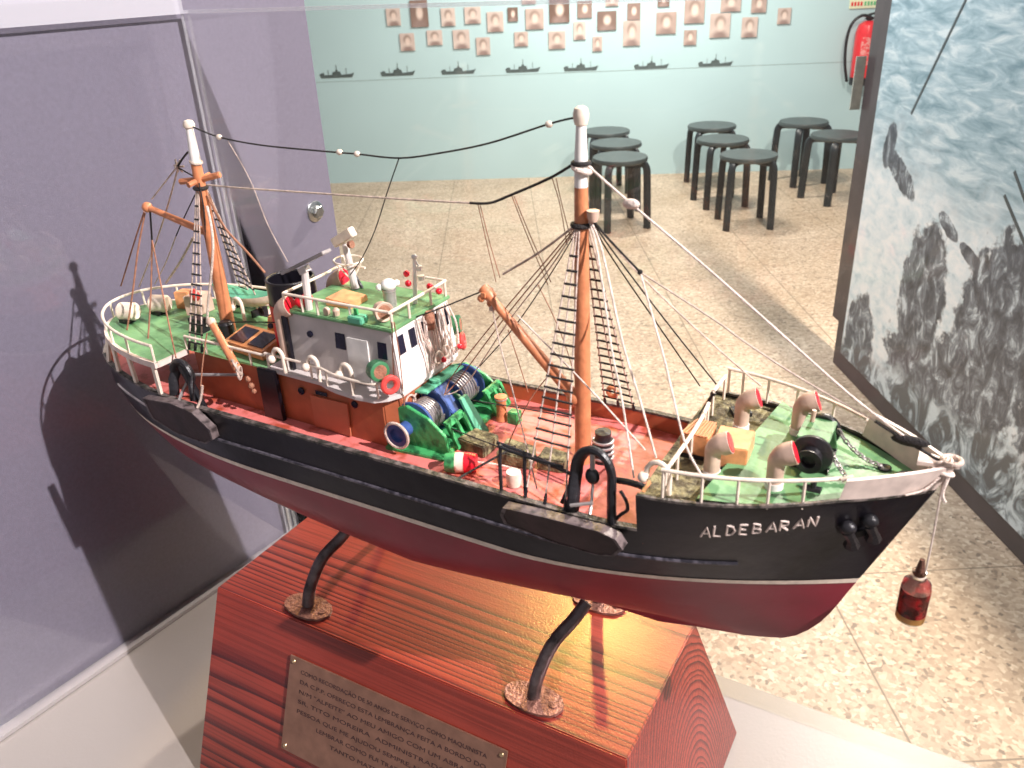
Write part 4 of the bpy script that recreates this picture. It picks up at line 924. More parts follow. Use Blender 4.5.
for i in range(12):
    a, c = secs[i], secs[i+1]; b.add([a[0], c[0], c[0]*.5+c[-1]*.5+Vector((0, 0, .003)), a[0]*.5+a[-1]*.5+Vector((0, 0, .003)), c[-1], a[-1]], [(0, 1, 2, 3), (3, 2, 4, 5)])
b.build('lifeboat_cover', 'teal', lbt)
b = MB()
for s in (-.205, -.176): b.beam(P(s, -.030, 1.3108), P(s, -.046, 1.3108), .002, .010)
b.build('lifeboat_chock', 'blackiron', lbt)
goose(-.181, -.022, 1.311, .020, w=.009)
MB().box(-.200, -.186, -.012, -.004, 1.3108-ZB, 1.3220-ZB).build('small_hatch', 'blackiron', sh, bevel=.0005)
MB().lathe([(.0055, 0), (.0055, .011), (.004, .013), (0, .013)], P(-.163, .008, 1.311), n=14, cap=False).build('capstan', 'blackiron', sh)

# ---- masts
fm_ = MB().tube(Ps([(.1268, 0, 1.272), (.1268, 0, 1.36), (.1268, 0, 1.4450)]), [.0050, .0046, .0037], 16).build('foremast', 'orange', sh)
MB().tube(Ps([(.1268, 0, 1.4445), (.1268, 0, 1.462), (.1269, 0, 1.4800)]), [.0037, .0034, .0024], 16).build('mast_head', 'white', fm_)
MB().lathe([(.0022, -.003), (.0034, -.002), (.0040, .001), (.0042, .003), (.0034, .0060), (.0016, .0070), (0, .0072)], P(.1269, 0, 1.4790), n=18, cap=False).build('mast_truck', 'cream', fm_)
MB().lathe([(.0022, 0), (.003, .002), (.0036, .006), (0, .0062)], P(.1345, .002, 1.4275), n=14, cap=False).build('mast_lamp', 'pale', fm_)
MB().beam(P(.128, 0, 1.4285), P(.135, .002, 1.4285), .002, .002).build('lamp_bracket', 'orange', fm_)
MB().torus(P(.1268, 0, 1.4245), (0, 0, 1), .0046, .0016, 18, 8).build('shroud_lashing', 'rope_dark', fm_)
MB().torus(P(.1268, 0, 1.4575), (0, 0, 1), .0042, .0013, 18, 8).build('shroud_lashing', 'rope_dark', fm_)
MB().torus(P(.1275, 0, 1.4545), (.3, 0, 1), .0046, .0016, 18, 8).build('stay_lashing', 'rope_white', fm_)
db = MB().tube(Ps([(.1235, .001, 1.3175), (.100, 0, 1.3395), (.0655, 0, 1.3745)]), [.0036, .0034, .0026], 12).build('derrick_boom', 'orange', sh)
MB().ball(P(.1220, .001, 1.3185), .0052, 12).build('gooseneck_joint', 'orange', db)
b = MB(); b.lathe([(.0034, -.004), (.0040, 0), (.0034, .005), (0, .006)], P(.0648, 0, 1.3760), (-.7, 0, .7), n=12, cap=False); b.beam(P(.0640, .005, 1.3765), P(.0640, -.005, 1.3765), .003, .003); b.ball(P(.0615, .003, 1.3735), .0024, 10); b.ball(P(.0660, 0, 1.3700), .0024, 10)
b.build('boom_head', 'orange', db)
MB().tube(Ps([(.0668, 0, 1.3695), (.0668, 0, 1.3655)]), .0018, 8).build('block', 'rope_pale', db)
mm = MB().tube(Ps([(-.1700, 0, 1.312), (-.1690, 0, 1.36), (-.1675, 0, 1.4400)]), [.0052, .0048, .0036], 16).build('mainmast', 'orange', sh)
MB().tube(Ps([(-.1675, 0, 1.4395), (-.1665, 0, 1.4630)]), [.0037, .0024], 14).build('mast_head', 'white', mm)
MB().lathe([(.0026, 0), (.0038, .001), (.0040, .003), (.0028, .0052), (0, .006)], P(-.1665, 0, 1.4620), n=16, cap=False).build('mast_truck', 'cream', mm)
b = MB(); b.tube(Ps([(-.1850, .002, 1.4250), (-.1680, 0, 1.4270), (-.1510, -.004, 1.4310)]), .0022, 8); b.tube(Ps([(-.168, .010, 1.4255), (-.168, -.010, 1.4285)]), .0020, 8); b.build('crosstree', 'orange', mm)
MB().torus(P(-.168, 0, 1.4215), (0, 0, 1), .0040, .0015, 16, 8).build('shroud_lashing', 'rope_dark', mm)
MB().torus(P(-.1672, 0, 1.4395), (.3, 0, 1), .0038, .0010, 16, 8).build('stay_lashing', 'rope_pale', mm)
mb2 = MB().tube(Ps([(-.1725, 0, 1.3890), (-.2300, 0, 1.4018)]), [.0028, .0022], 12).build('aft_boom', 'orange', sh)
MB().ball(P(-.2312, 0, 1.4020), .0040, 12).build('boom_head', 'orange', mb2)
b = MB()
for k in range(6):
    a = k*1.05; c = P(-.188, 0, 1.4350); b.tube([c, c+Vector((.0050*math.cos(a), .002, .0050*math.sin(a)))], .0007, 6)
b.ball(P(-.188, 0, 1.4350), .0019, 8); b.build('rope_block', 'rope_pale', mm)
# white pipe up the mainmast, boom over the casing
ab = MB().tube(Ps([(-.150, .0300, 1.3325), (-.1175, .0430, 1.3080)]), [.0026, .0030], 12).build('side_boom', 'orange', sh)
MB().ball(P(-.1510, .0298, 1.3335), .0036, 10).build('boom_head', 'pale', ab)
for k in range(3): MB().torus(P(-.1165+.001*k, .0445, 1.3110-.002*k), (.5+.3*k, .7, .3-.2*k), .0062-.0008*k, .0008, 18, 6).build('rope_coil', 'rope_pale', ab)
b = MB(); b.ball(P(-.1080, .0425, 1.2975), .0022, 8); b.ball(P(-.1105, .0420, 1.3020), .0022, 8); b.ball(P(-.1065, .0425, 1.2935), .0018, 8); b.build('block', 'rope_brown', ab)

# ---- shrouds with ratlines
def shroud(top, bots, n, t0=.06, t1=.93, rr=.00055, rm='rope_pale'):
    b = MB(); T_ = P(*top)
    ends = [P(*q) for q in bots]
    for i, e in enumerate(ends):
        b.tube([T_+Vector(((i-1)*.0012, 0, 0)), e], rr, 6)
    so = b.build('shroud', rm, sh)
    for k in range(n):
        t = t0+(t1-t0)*(k/(n-1))**.92
        q = [(T_+Vector(((i-1)*.0012, 0, 0))).lerp(e, t) for i, e in enumerate(ends)]
        q[0] = q[0]+(q[0]-q[-1])*.06; q[-1] = q[-1]+(q[-1]-q[0])*.06
        MB().tube(q, .00075, 6).build('ratline', 'rope_dark', so)
    for e in ends: MB().lathe([(.0010, -.001), (.0011, .002), (.0006, .005), (0, .005)], e, (T_-e), n=8, cap=False).build('deadeye', 'blackiron', so)
shroud((.1262, .004, 1.4237), [(.1200, .062, 1.2850), (.1325, .062, 1.2844), (.1450, .062, 1.2844)], 17, .10, .78)
shroud((.1274, -.004, 1.4237), [(.1153, -.060, 1.2845), (.1250, -.060, 1.2842), (.1363, -.060, 1.2835)], 19, .10, .96)
shroud((-.1680, .003, 1.4210), [(-.1755, .0345, 1.3110), (-.1690, .0345, 1.3110), (-.1620, .0345, 1.3110)], 14, .10, .96)
shroud((-.1672, -.003, 1.4210), [(-.2060, -.0520, 1.3110), (-.1915, -.0480, 1.3110), (-.1740, -.0400, 1.3110)], 15, .10, .96)

# ---- running rigging: name, rope, radius, points
ROPES = [
    ('antenna_wire', 'rope_dark', 0.0007, [(-0.1628,0,1.4632),(-0.1395,0,1.4577),(-0.1029,0,1.4544),(-0.0521,0,1.4535),(-0.0228,0,1.4533),(0.0087,0,1.4528),(0.0382,0,1.4574),(0.0719,0,1.4648),(0.1085,0,1.4764),(0.1252,0,1.4805)]),
    ('antenna_wire', 'rope_dark', 0.0005, [(0.0087,0.0,1.4528),(-0.0043,-0.0027,1.4323),(-0.0209,-0.0059,1.4046),(-0.0368,-0.0084,1.3834),(-0.0506,-0.01,1.3692)]),
    ('aerial_thread', 'rope_pale', 0.0003, [(-0.1317,0.0,1.4555),(-0.1143,0.0033,1.4316),(-0.1014,0.0069,1.4033),(-0.0857,0.01,1.3803)]),
    ('stay_rope', 'rope_pale', 0.0008, [(-0.16,0,1.4241),(-0.1289,0,1.4244),(-0.0744,0,1.426),(0.0062,0,1.4283),(0.0562,0,1.4302)]),
    ('stay_rope', 'rope_dark', 0.001, [(0.0562,0,1.4302),(0.0697,0,1.4314),(0.0837,0,1.4371),(0.1084,0,1.4483),(0.1233,0,1.4572)]),
    ('hanging_line', 'rope_brown', 0.00035, [(0.0616,0,1.4301),(0.0656,0,1.4093),(0.0708,0,1.3842)]),
    ('hanging_line', 'rope_brown', 0.00035, [(0.063,0,1.4302),(0.0676,0,1.4095),(0.0737,0,1.3871)]),
    ('hanging_line', 'rope_brown', 0.00035, [(0.0843,0,1.4366),(0.0929,0,1.4152),(0.1055,0,1.3871)]),
    ('hanging_line', 'rope_brown', 0.00035, [(0.0856,0,1.4367),(0.0949,0,1.4154),(0.1074,0,1.3892)]),
    ('hanging_line', 'rope_brown', 0.00035, [(0.1096,0,1.4484),(0.1141,0,1.4341),(0.1179,0,1.4122)]),
    ('hanging_line', 'rope_brown', 0.00035, [(0.112,0,1.4485),(0.1153,0,1.4342),(0.1204,0,1.4153)]),
    ('forestay_rope', 'rope_white', 0.00095, [(0.1308,0,1.4561),(0.1551,0,1.4383),(0.1932,0,1.4117),(0.2312,0,1.3838),(0.2735,0,1.3525),(0.3014,0,1.3352)]),
    ('forestay_rope', 'rope_dark', 0.0011, [(0.3014,0,1.3352),(0.3114,0,1.3291),(0.3214,0,1.3249)]),
    ('stay_rope', 'rope_dark', 0.0009, [(0.1318,0,1.4298),(0.1406,0,1.4203),(0.161,0,1.4021)]),
    ('stay_rope', 'rope_pale', 0.0007, [(0.161,0,1.4021),(0.2036,0,1.3809),(0.2179,0,1.3726),(0.2488,0,1.3569),(0.2868,0,1.3408)]),
    ('stay_rope', 'rope_dark', 0.0012, [(0.2868,0,1.3408),(0.3017,0,1.3335),(0.3138,0,1.3281)]),
    ('stay_rope', 'rope_pale', 0.0007, [(0.1318,0.0,1.4292),(0.158,-0.0156,1.3921),(0.1954,-0.0339,1.3505),(0.2204,-0.045,1.3255)]),
    ('stay_rope', 'rope_dark', 0.0006, [(0.1318,0.0,1.4298),(0.1376,-0.0097,1.4087),(0.1614,-0.0339,1.3566),(0.1822,-0.052,1.3143)]),
    ('stay_rope', 'rope_dark', 0.0006, [(0.1318,0.0,1.4292),(0.1405,-0.01,1.4089),(0.1648,-0.0323,1.3629),(0.1918,-0.053,1.3172)]),
    ('stay_rope', 'rope_white', 0.0007, [(0.161,0.0,1.4021),(0.169,0.0082,1.3903),(0.186,0.0262,1.3652),(0.2053,0.0487,1.3355),(0.2188,0.06,1.3246)]),
    ('stay_rope', 'rope_white', 0.0008, [(0.1313,0.0,1.4286),(0.141,0.0048,1.4134),(0.1586,0.0178,1.3693),(0.1731,0.0266,1.3404),(0.1863,0.035,1.3122)]),
    ('stay_rope', 'rope_white', 0.0007, [(0.1307,0.0,1.428),(0.139,0.0067,1.4138),(0.1571,0.0279,1.3674),(0.1676,0.0385,1.3449),(0.1818,0.055,1.31)]),
    ('stay_rope', 'rope_white', 0.0007, [(0.0853,0.002,1.3662),(0.1178,0.0112,1.3482),(0.1468,0.0199,1.3314),(0.1781,0.03,1.3123)]),
    ('topping_lift', 'rope_pale', 0.0009, [(0.1241,0,1.4246),(0.1009,0,1.4062),(0.0759,0,1.3898)]),
    ('hanging_line', 'rope_pale', 0.0006, [(0.067,0.0,1.3684),(0.0782,0.0116,1.3494),(0.0965,0.0283,1.3243),(0.1238,0.055,1.2863)]),
    ('hanging_line', 'rope_pale', 0.0005, [(0.0684,0.0,1.3686),(0.0856,0.0,1.3526),(0.1021,0.0,1.3378),(0.1184,0.0,1.3189)]),
    ('winch_wire', 'rope_brown', 0.0005, [(0.1223,0.0,1.4222),(0.1034,-0.001,1.4003),(0.0708,-0.0024,1.3622),(0.0331,-0.004,1.3155),(0.0300,0.006,1.3025)]),
    ('winch_wire', 'rope_brown', 0.0005, [(0.1229,0.0,1.4217),(0.1056,-0.0005,1.3995),(0.0735,-0.0012,1.3599),(0.038,-0.002,1.3131),(0.0300,0.006,1.3025)]),
    ('winch_wire', 'rope_pale', 0.0005, [(0.1229,0.0,1.4212),(0.107,0.0,1.3975),(0.0777,0.0,1.3597),(0.0437,0.0,1.3108),(0.0300,0.006,1.3025)]),
    ('winch_wire', 'rope_dark', 0.0005, [(0.1235,0.0,1.4201),(0.1053,-0.0056,1.3931),(0.0745,-0.0136,1.3513),(0.0425,-0.02,1.3147)]),
    ('hanging_line', 'rope_brown', 0.0004, [(0.0655,-0.02,1.3446),(0.069,-0.0249,1.3221),(0.0726,-0.03,1.297)]),
    ('hanging_line', 'rope_brown', 0.0004, [(0.0936,-0.01,1.3821),(0.1038,-0.0085,1.3652),(0.1135,-0.0068,1.3449),(0.1214,-0.005,1.3206)]),
    ('stay_rope', 'rope_brown', 0.0005, [(0.1045,0.0,1.3295),(0.0943,0.0064,1.3133),(0.084,0.0154,1.2871),(0.0822,0.02,1.2731)]),
    ('sagging_line', 'rope_dark', 0.0006, [(0.0591,0.0,1.3762),(0.0208,0.0059,1.3581),(-0.005,0.0095,1.3498),(-0.0433,0.0145,1.344),(-0.1184,0.0235,1.3366),(-0.1604,0.028,1.3299)]),
    ('hanging_line', 'rope_brown', 0.0005, [(0.0183,0.036,1.3637),(0.0135,0.0335,1.3366),(0.0071,0.03,1.2967)]),
    ('hanging_line', 'rope_brown', 0.0005, [(0.0198,0.036,1.364),(0.019,0.0335,1.3376),(0.0151,0.03,1.2971)]),
    ('trawl_wire', 'rope_dark', 0.0006, [(0.0377,0.024,1.292),(0.0574,0.0202,1.286),(0.0948,0.0225,1.283),(0.1266,0.0313,1.286)]),
    ('trawl_wire', 'rope_dark', 0.0006, [(0.0378,-0.012,1.292),(0.0684,-0.0258,1.286),(0.097,-0.0283,1.286),(0.1102,-0.022,1.29)]),
    ('deck_rope', 'rope_dark', 0.001, [(0.0696,0.0608,1.279),(0.0755,0.0385,1.279),(0.0837,0.0278,1.283),(0.0868,0.0145,1.283)]),
    ('deck_rope', 'rope_white', 0.0008, [(0.072,0.0352,1.279),(0.0852,0.031,1.278),(0.0983,0.0293,1.277)]),
    ('stay_rope', 'rope_brown', 0.0008, [(-0.2363,0.0,1.3979),(-0.249,0.0046,1.376),(-0.2706,0.012,1.3382)]),
    ('stay_rope', 'rope_brown', 0.0009, [(-0.2355,0.0,1.3972),(-0.2414,0.0095,1.3704),(-0.2452,0.0198,1.341),(-0.2508,0.03,1.3106)]),
    ('stay_rope', 'rope_dark', 0.0009, [(-0.2288,0.0,1.4001),(-0.2319,0.0,1.3883),(-0.2351,0.0,1.3763)]),
    ('stay_rope', 'rope_brown', 0.0008, [(-0.2351,0.0,1.3763),(-0.2267,0.0175,1.3429),(-0.2206,0.035,1.3094)]),
    ('stay_rope', 'rope_brown', 0.0008, [(-0.2351,0.0,1.3763),(-0.2139,0.0169,1.3525),(-0.1926,0.0339,1.33),(-0.1718,0.05,1.31)]),
    ('topping_lift', 'rope_dark', 0.001, [(-0.1732,0,1.4459),(-0.1796,0,1.4414),(-0.1867,0,1.4354)]),
    ('topping_lift', 'rope_pale', 0.0008, [(-0.188,0,1.4347),(-0.2045,0,1.4228),(-0.2235,0,1.4089)]),
    ('topping_lift', 'rope_dark', 0.0007, [(-0.188,0,1.4347),(-0.1797,0,1.4317),(-0.1715,0,1.4288)]),
    ('stay_rope', 'rope_pale', 0.0008, [(-0.1872,0.0,1.434),(-0.2151,-0.0061,1.4036),(-0.2506,-0.0128,1.3668),(-0.2949,-0.02,1.323)]),
    ('stay_rope', 'rope_dark', 0.0006, [(-0.1756,0.0,1.4158),(-0.2022,-0.0061,1.3934),(-0.2193,-0.01,1.3783)]),
    ('stay_rope', 'rope_pale', 0.0006, [(-0.2193,-0.01,1.3783),(-0.2528,-0.0206,1.3501),(-0.2869,-0.03,1.3235)]),
    ('stay_rope', 'rope_pale', 0.0012, [(-0.1942,-0.005,1.3809),(-0.2357,-0.0206,1.3522),(-0.279,-0.035,1.3238)]),
    ('stay_rope', 'rope_brown', 0.0011, [(-0.1631,0.0,1.4168),(-0.1517,0.0,1.3942),(-0.1334,0.0,1.3779),(-0.1202,0.0,1.3648)]),
    ('mast_rope', 'rope_white', 0.0012, [(-0.1583,0.006,1.4109),(-0.1579,0.0063,1.3974),(-0.1599,0.0067,1.3827),(-0.1651,0.007,1.3673),(-0.1715,0.0073,1.3512),(-0.1782,0.0077,1.3345),(-0.1842,0.008,1.3166)]),
    ('stay_rope', 'rope_dark', 0.0007, [(-0.1639,0.004,1.4261),(-0.1647,0.004,1.407),(-0.1694,0.004,1.3846)]),
    ('hanging_line', 'rope_brown', 0.0006, [(-0.1386,0.045,1.3332),(-0.1408,0.0516,1.3149),(-0.1417,0.06,1.2912)]),
]

for nm_, rm_, rr_, pts_ in ROPES:
    MB().tube(smoothpts(Ps(pts_), 5) if len(pts_) > 2 else Ps(pts_), rr_*.78, 6).build(nm_, rm_, sh)
for s, z in ((-.0228, 1.4533), (-.0365, 1.4536), (.1085, 1.4762), (-.1395, 1.4577)): MB().ball(P(s, 0, z), .0018, 10, (1.3, 1, 1)).build('insulator', 'cream', sh)
MB().ball(P(.1551, 0, 1.4383), .0028, 10, (1.8, .8, 1)).build('rope_knot', 'rope_white', sh)
MB().ball(P(.161, 0, 1.4021), .0016, 8).build('rope_knot', 'rope_dark', sh)
MB().ball(P(.3040, 0, 1.3335), .0030, 10, (3, .7, 1)).build('stay_lashing', 'rope_dark', sh)

# ---- winch
wn = empty('winch', (0, 0, 0)); bpy.data.objects.remove(wn)
b = MB(); b.prism(Ps([(.0035, .040, 1.2725), (.047, .037, 1.2725), (.047, -.040, 1.2745), (.0035, -.045, 1.2745)]), (0, 0, .0030)); win = b.build('winch', 'winchgreen', sh, smooth=0, bevel=.0005)
for v in (.0315, -.004, -.0385):       # side cheeks
    b = MB(); b.prism(Ps([(.004, v, 1.275), (.048, v, 1.275), (.046, v, 1.288), (.034, v, 1.298), (.018, v, 1.304), (.006, v, 1.300)]), (0, .0026, 0)); b.build('cheek_frame', 'winchgreen', win, smooth=0, bevel=.0004)
for v0, v1 in ((.0300, .0075), (-.0065, -.0370)):
    ax = (0, 1, 0)
    d = MB().lathe([(0, 0), (.0098, 0), (.0098, abs(v1-v0)), (0, abs(v1-v0))], P(.0215, v0, 1.2915), ax, n=28, cap=False).build('wire_drum', 'blue', win)
    nT = 8; L_ = abs(v1-v0)
    b = MB(); pts = []
    for i in range(nT*16+1):
        a = 2*PI*i/16; t = .12+.72*i/(nT*16); pts.append(P(.0215+.0107*math.cos(a), v0-L_*t, 1.2915+.0107*math.sin(a)))
    b.tube(pts, .0008, 6); b.build('wire_coil', 'metal', d)
    for e in (.03, .88): MB().lathe([(0, 0), (.0142, 0), (.0148, .0008), (.0142, .0018), (0, .0018)], P(.0215, v0-L_*e, 1.2915), ax, n=32, cap=False).build('drum_flange', 'blue', d)
b = MB(); b.hexa(Ps([(.010, .0075, 1.290), (.0400, .0075, 1.288), (.0400, -.0110, 1.288), (.010, -.0110, 1.290), (.010, .0075, 1.3040), (.0235, .0075, 1.3052), (.0235, -.0110, 1.3052), (.010, -.0110, 1.3040)]))
b.build('gear_casing', 'blue', win, smooth=0, bevel=.0006)
MB().prism(Ps([(.0015, .0150, 1.3035), (.0230, .0150, 1.3055), (.0230, -.0300, 1.3055), (.0015, -.0300, 1.3035)]), (0, 0, .0016)).build('gear_cover', 'teal', win, smooth=0, bevel=.0005)
MB().lathe([(.0042, 0), (.0042, .0014), (0, .0014)], P(.018, -.002, 1.3075), n=18, cap=False).build('cover_cap', 'teal', win)
for v0 in (.014, -.034):              # sloping front guards with openings
    b = MB(); L_ = .020
    for (za, sa_), (zb_, sb_) in (((1.2760, .0505), (1.2800, .0490)), ((1.2900, .0440), (1.2935, .0420))):
        b.hexa(Ps([(sa_-.002, v0+L_/2, za), (sa_, v0+L_/2, za), (sa_, v0-L_/2, za), (sa_-.002, v0-L_/2, za), (sb_-.002, v0+L_/2, zb_), (sb_, v0+L_/2, zb_), (sb_, v0-L_/2, zb_), (sb_-.002, v0-L_/2, zb_)]))
    for vv_ in (v0+L_/2-.0012, v0, v0-L_/2+.0012): b.beam(P(.0498, vv_, 1.277), P(.0425, vv_, 1.292), .0026, .0022)
    b.build('front_guard', 'winchgreen', win, smooth=0)
b = MB(); b.prism(Ps([(.040, .002, 1.2995), (.0545, .0035, 1.2745), (.0545, -.0075, 1.2745), (.040, -.006, 1.2995)]), (-.002, 0, 0)); b.build('centre_plate', 'teal', win, smooth=0)
for sg_, v in ((1, .0315), (-1, -.041)):
    wd_ = MB().lathe([(0, 0), (.0050, 0), (.0048, .003), (.0055, .008), (.0078, .0098), (.0078, .0112), (.0050, .0112), (.0046, .0090), (0, .0090)], P(.0165, v, 1.2880), (0, -sg_, 0), n=24, cap=False).build('warping_head', 'blue', win)
b = MB(); b.tube(smoothpts(Ps([(.004, .036, 1.276), (.002, .034, 1.296), (.005, .020, 1.3035), (.008, -.004, 1.304)])), .0012, 8); b.build('brake_pipe', 'teal', win)
MB().torus(P(.0165, .0425, 1.2880), (0, 1, 0), .0088, .0011, 22, 6).build('rope_turn', 'rope_pale', win)
# ---- deck gear
for q in ([(.0475, .0205), (.0515, .0040), (.0700, .0055), (.0695, .0240)], [(.0790, .0248), (.0765, .0060), (.0985, .0080), (.1020, .0235)], [(.1050, .0205), (.1030, .0050), (.1200, .0060), (.1225, .0180)]):
    MB().prism(Ps([(s, v, 1.274) for s, v in q]), (0, 0, .0085)).build('fish_hatch', 'moss', sh, smooth=0, bevel=.0008)
# striped barrel
bax = Vector((.0160, .0090*-1*-1, 0)).normalized(); bc = P(.0540, .0440, 1.2790)
brl = MB().lathe([(0, 0), (.0055, 0), (.0062, .004), (.0064, .0095), (.0062, .015), (.0054, .0190), (0, .0190)], bc, (1, .45, 0), n=22, cap=False).build('striped_barrel', 'cream', sh, label='small barrel painted green, cream and red')
MB().lathe([(0, -.0002), (.0057, -.0002), (.0064, .004), (.00655, .0062)], bc, (1, .45, 0), n=22, cap=False).build('green_band', 'winchgreen', brl)
MB().lathe([(.00655, .0118), (.0064, .015), (.0056, .0192), (0, .0193)], bc, (1, .45, 0), n=22, cap=False).build('red_band', 'red', brl)
for s, v, z0, z1 in ((.0545, -.0245, 1.2745, 1.2930),):
    bl_ = MB().lathe([(.0042, 0), (.0036, .004), (.0034, .014), (.0044, .016), (.0044, .018), (0, .019)], P(s, v, z0), n=16, cap=False).build('bollard', 'orange', sh)
    MB().torus(P(s, v, z1-.002), (0, 0, 1), .0040, .0007, 14, 6).build('wire_turn', 'metal', bl_)
MB().box(.060, .068, .022, .029, 1.2738-ZB, 1.2830-ZB).build('deck_box', 'winchgreen', sh, bevel=.0006)
dr = MB().lathe([(.0065, 0), (.0055, .002), (.0060, .006), (.0052, .010), (.0060, .014), (.0048, .018), (.0052, .021), (0, .022)], P(.1375, -.0060, 1.2740), n=18, cap=False).build('rope_reel', 'blackiron', sh)
for k in range(4): MB().torus(P(.1375, -.0060, 1.2775+k*.0038), (0, .05, 1), .0062, .0009, 18, 6).build('rope_turn', 'metal', dr)
MB().lathe([(.0044, 0), (.0050, .005), (.0044, .009), (0, .009)], P(.1000, .0400, 1.2735), n=16, cap=False).build('bucket', 'cream', sh)
MB().torus(P(.0985, .0545, 1.2745), (0, 0, 1), .0040, .0012, 18, 6).build('rope_coil', 'moss', sh)
MB().torus(P(.1215, -.058, 1.2945), (0, 1, 0), .0032, .0016, 14, 6).build('rope_coil', 'orange', sh)
for s, v in ((.1035, .0605), (.1190, .0600)):
    MB().tube(Ps([(s, v, 1.282), (s-.0005, v-.001, 1.3010), (s, v-.002, 1.3120)]), .0011, 6).build('warp_stanchion', 'blackiron', sh)
b = MB(); b.tube(Ps([(.1020, .0590, 1.3110), (.1205, .0585, 1.3085), (.1420, .0570, 1.3070)]), .0010, 6); b.tube(Ps([(.0960, .050, 1.3070), (.125, .050, 1.303), (.145, .0545, 1.302)]), .0012, 6); b.build('warp_bar', 'blackiron', sh)
MB().tube(smoothpts(Ps([(.166, .052, 1.303), (.178, .052, 1.3045), (.190, .050, 1.302)])), .0018, 8).build('warp_bar', 'blackiron', sh)
MB().tube(smoothpts(Ps([(.1735, .0600, 1.2838), (.1765, .0595, 1.2880), (.1800, .0590, 1.2920), (.1790, .0585, 1.2970), (.1755, .0580, 1.3020)])), .0010, 6).build('chain_lashing', 'blackiron', sh)

# ---- gallows and trawl boards
def gallows(sa, sb, v, z0, h, vt, parent=sh, r=.0038):
    mid = (sa+sb)/2; w = (sb-sa)/2; pts = []
    for i in range(15):
        a = PI*i/14
        if i == 0: pts.append(P(sa, v, z0)); pts.append(P(sa+.0004, v*.6+vt*.4, z0+h*.45))
        pts.append(P(mid-w*.98*math.cos(a), vt, z0+h*.60+h*.40*math.sin(a)))
        if i == 14: pts.append(P(sb+.001, v*.6+vt*.4, z0+h*.45)); pts.append(P(sb+.002, v, z0))
    return MB().tube(pts, r, 10, sx=.65).build('gallows', 'blackiron', parent)
g1 = gallows(.1490, .1700, .0610, 1.2830, .0385, .0560)
gb_ = MB().ball(P(.1590, .0570, 1.3060), .0042, 12, (1, .7, 1.2)).build('hanging_block', 'blackiron', g1)
MB().tube(Ps([(.1590, .057, 1.320), (.1590, .057, 1.309)]), .0015, 6).build('block_hook', 'metal', gb_)
b = MB(); b.tube(Ps([(.1500, .050, 1.312), (.1410, .058, 1.284)]), .0014, 6); b.tube(Ps([(.165, .050, 1.310), (.169, .049, 1.276)]), .0014, 6); b.build('gallows_brace', 'blackiron', g1)
MB().tube(smoothpts(Ps([(.1595, .0575, 1.3030), (.1600, .0600, 1.2930), (.1610, .0650, 1.2870)])), .0009, 6).build('board_chain', 'metal', g1)
MB().tube(Ps([(.1500, .0660, 1.2900), (.1615, .0620, 1.2925)]), .0011, 6).build('board_chain', 'metal', g1)
g2 = gallows(-.1740, -.1560, .0570, 1.2830, .026, .0520, r=.0036)
MB().tube(Ps([(-.1700, .0500, 1.3080), (-.1450, .0560, 1.2760)]), .0040, 8, sx=.6).build('gallows_brace', 'blackiron', g2)
MB().tube(Ps([(-.200, .046, 1.3000), (-.172, .050, 1.3040)]), .0010, 6).build('stay_bar', 'metal', g2)
MB().tube(Ps([(-.163, .050, 1.2985), (-.120, .037, 1.3010)]), .0012, 6).build('stay_bar', 'metal', g2)
MB().tube(Ps([(-.1650, .0500, 1.2930), (-.1640, .0600, 1.2850), (-.1600, .0660, 1.2830)]), .0012, 6).build('board_chain', 'metal', g2)
MB().tube(smoothpts(Ps([(-.1380, .0590, 1.2990), (-.1390, .0620, 1.2900), (-.1400, .0660, 1.2840)])), .0009, 6).build('board_chain', 'rope_pale', g2)
M['boardbrown'] = mat('trawl_board_paint', (.040, .020, .020), .45, vscale=60, var=.3, bump=.3, bscale=90)
M['boardedge'] = mat('worn_board_edge', (.15, .115, .115), .45, vscale=200, bump=.5, col2=(.035, .025, .025), mix=(.35, .55))
def board(poly, v, th, lean, label):
    q = [P(s, v+lean*(z-1.275), z) for s, z in poly]
    o = MB().prism(q, (0, -th, 0)).build('trawl_board', 'boardbrown', sh, smooth=0, bevel=.0005, label=label)
    c = sum(q, Vector())/len(q); outer = [c+(p-c)*1.03 for p in q]; b = MB()
    k = len(q); vs = []
    for p, q2 in zip(q, outer): vs += [q2+Vector((0, .0004, 0)), q2+Vector((0, -th-.0004, 0)), p+(c-p)*.03+Vector((0, -th-.0004, 0)), p+(c-p)*.03+Vector((0, .0004, 0))]
    b.add(vs, [(4*i+j, 4*((i+1) % k)+j, 4*((i+1) % k)+(j+1) % 4, 4*i+(j+1) % 4) for i in range(k) for j in range(4)])
    b.build('board_rim', 'boardedge', o, smooth=0)
    return o
board([(.1105, 1.2760), (.1125, 1.2700), (.145, 1.2672), (.168, 1.2675), (.178, 1.2705), (.1825, 1.2765), (.1790, 1.2822), (.170, 1.2845), (.140, 1.2835), (.1130, 1.2815)], .0665, .0062, .10, 'brown trawl board hanging at the forward gallows')
board([(-.1900, 1.2830), (-.188, 1.2665), (-.165, 1.2590), (-.1360, 1.2580), (-.1270, 1.2640), (-.1270, 1.2720), (-.1400, 1.2830), (-.160, 1.2860)], .0650, .0055, .10, 'black trawl board hanging at the after gallows')

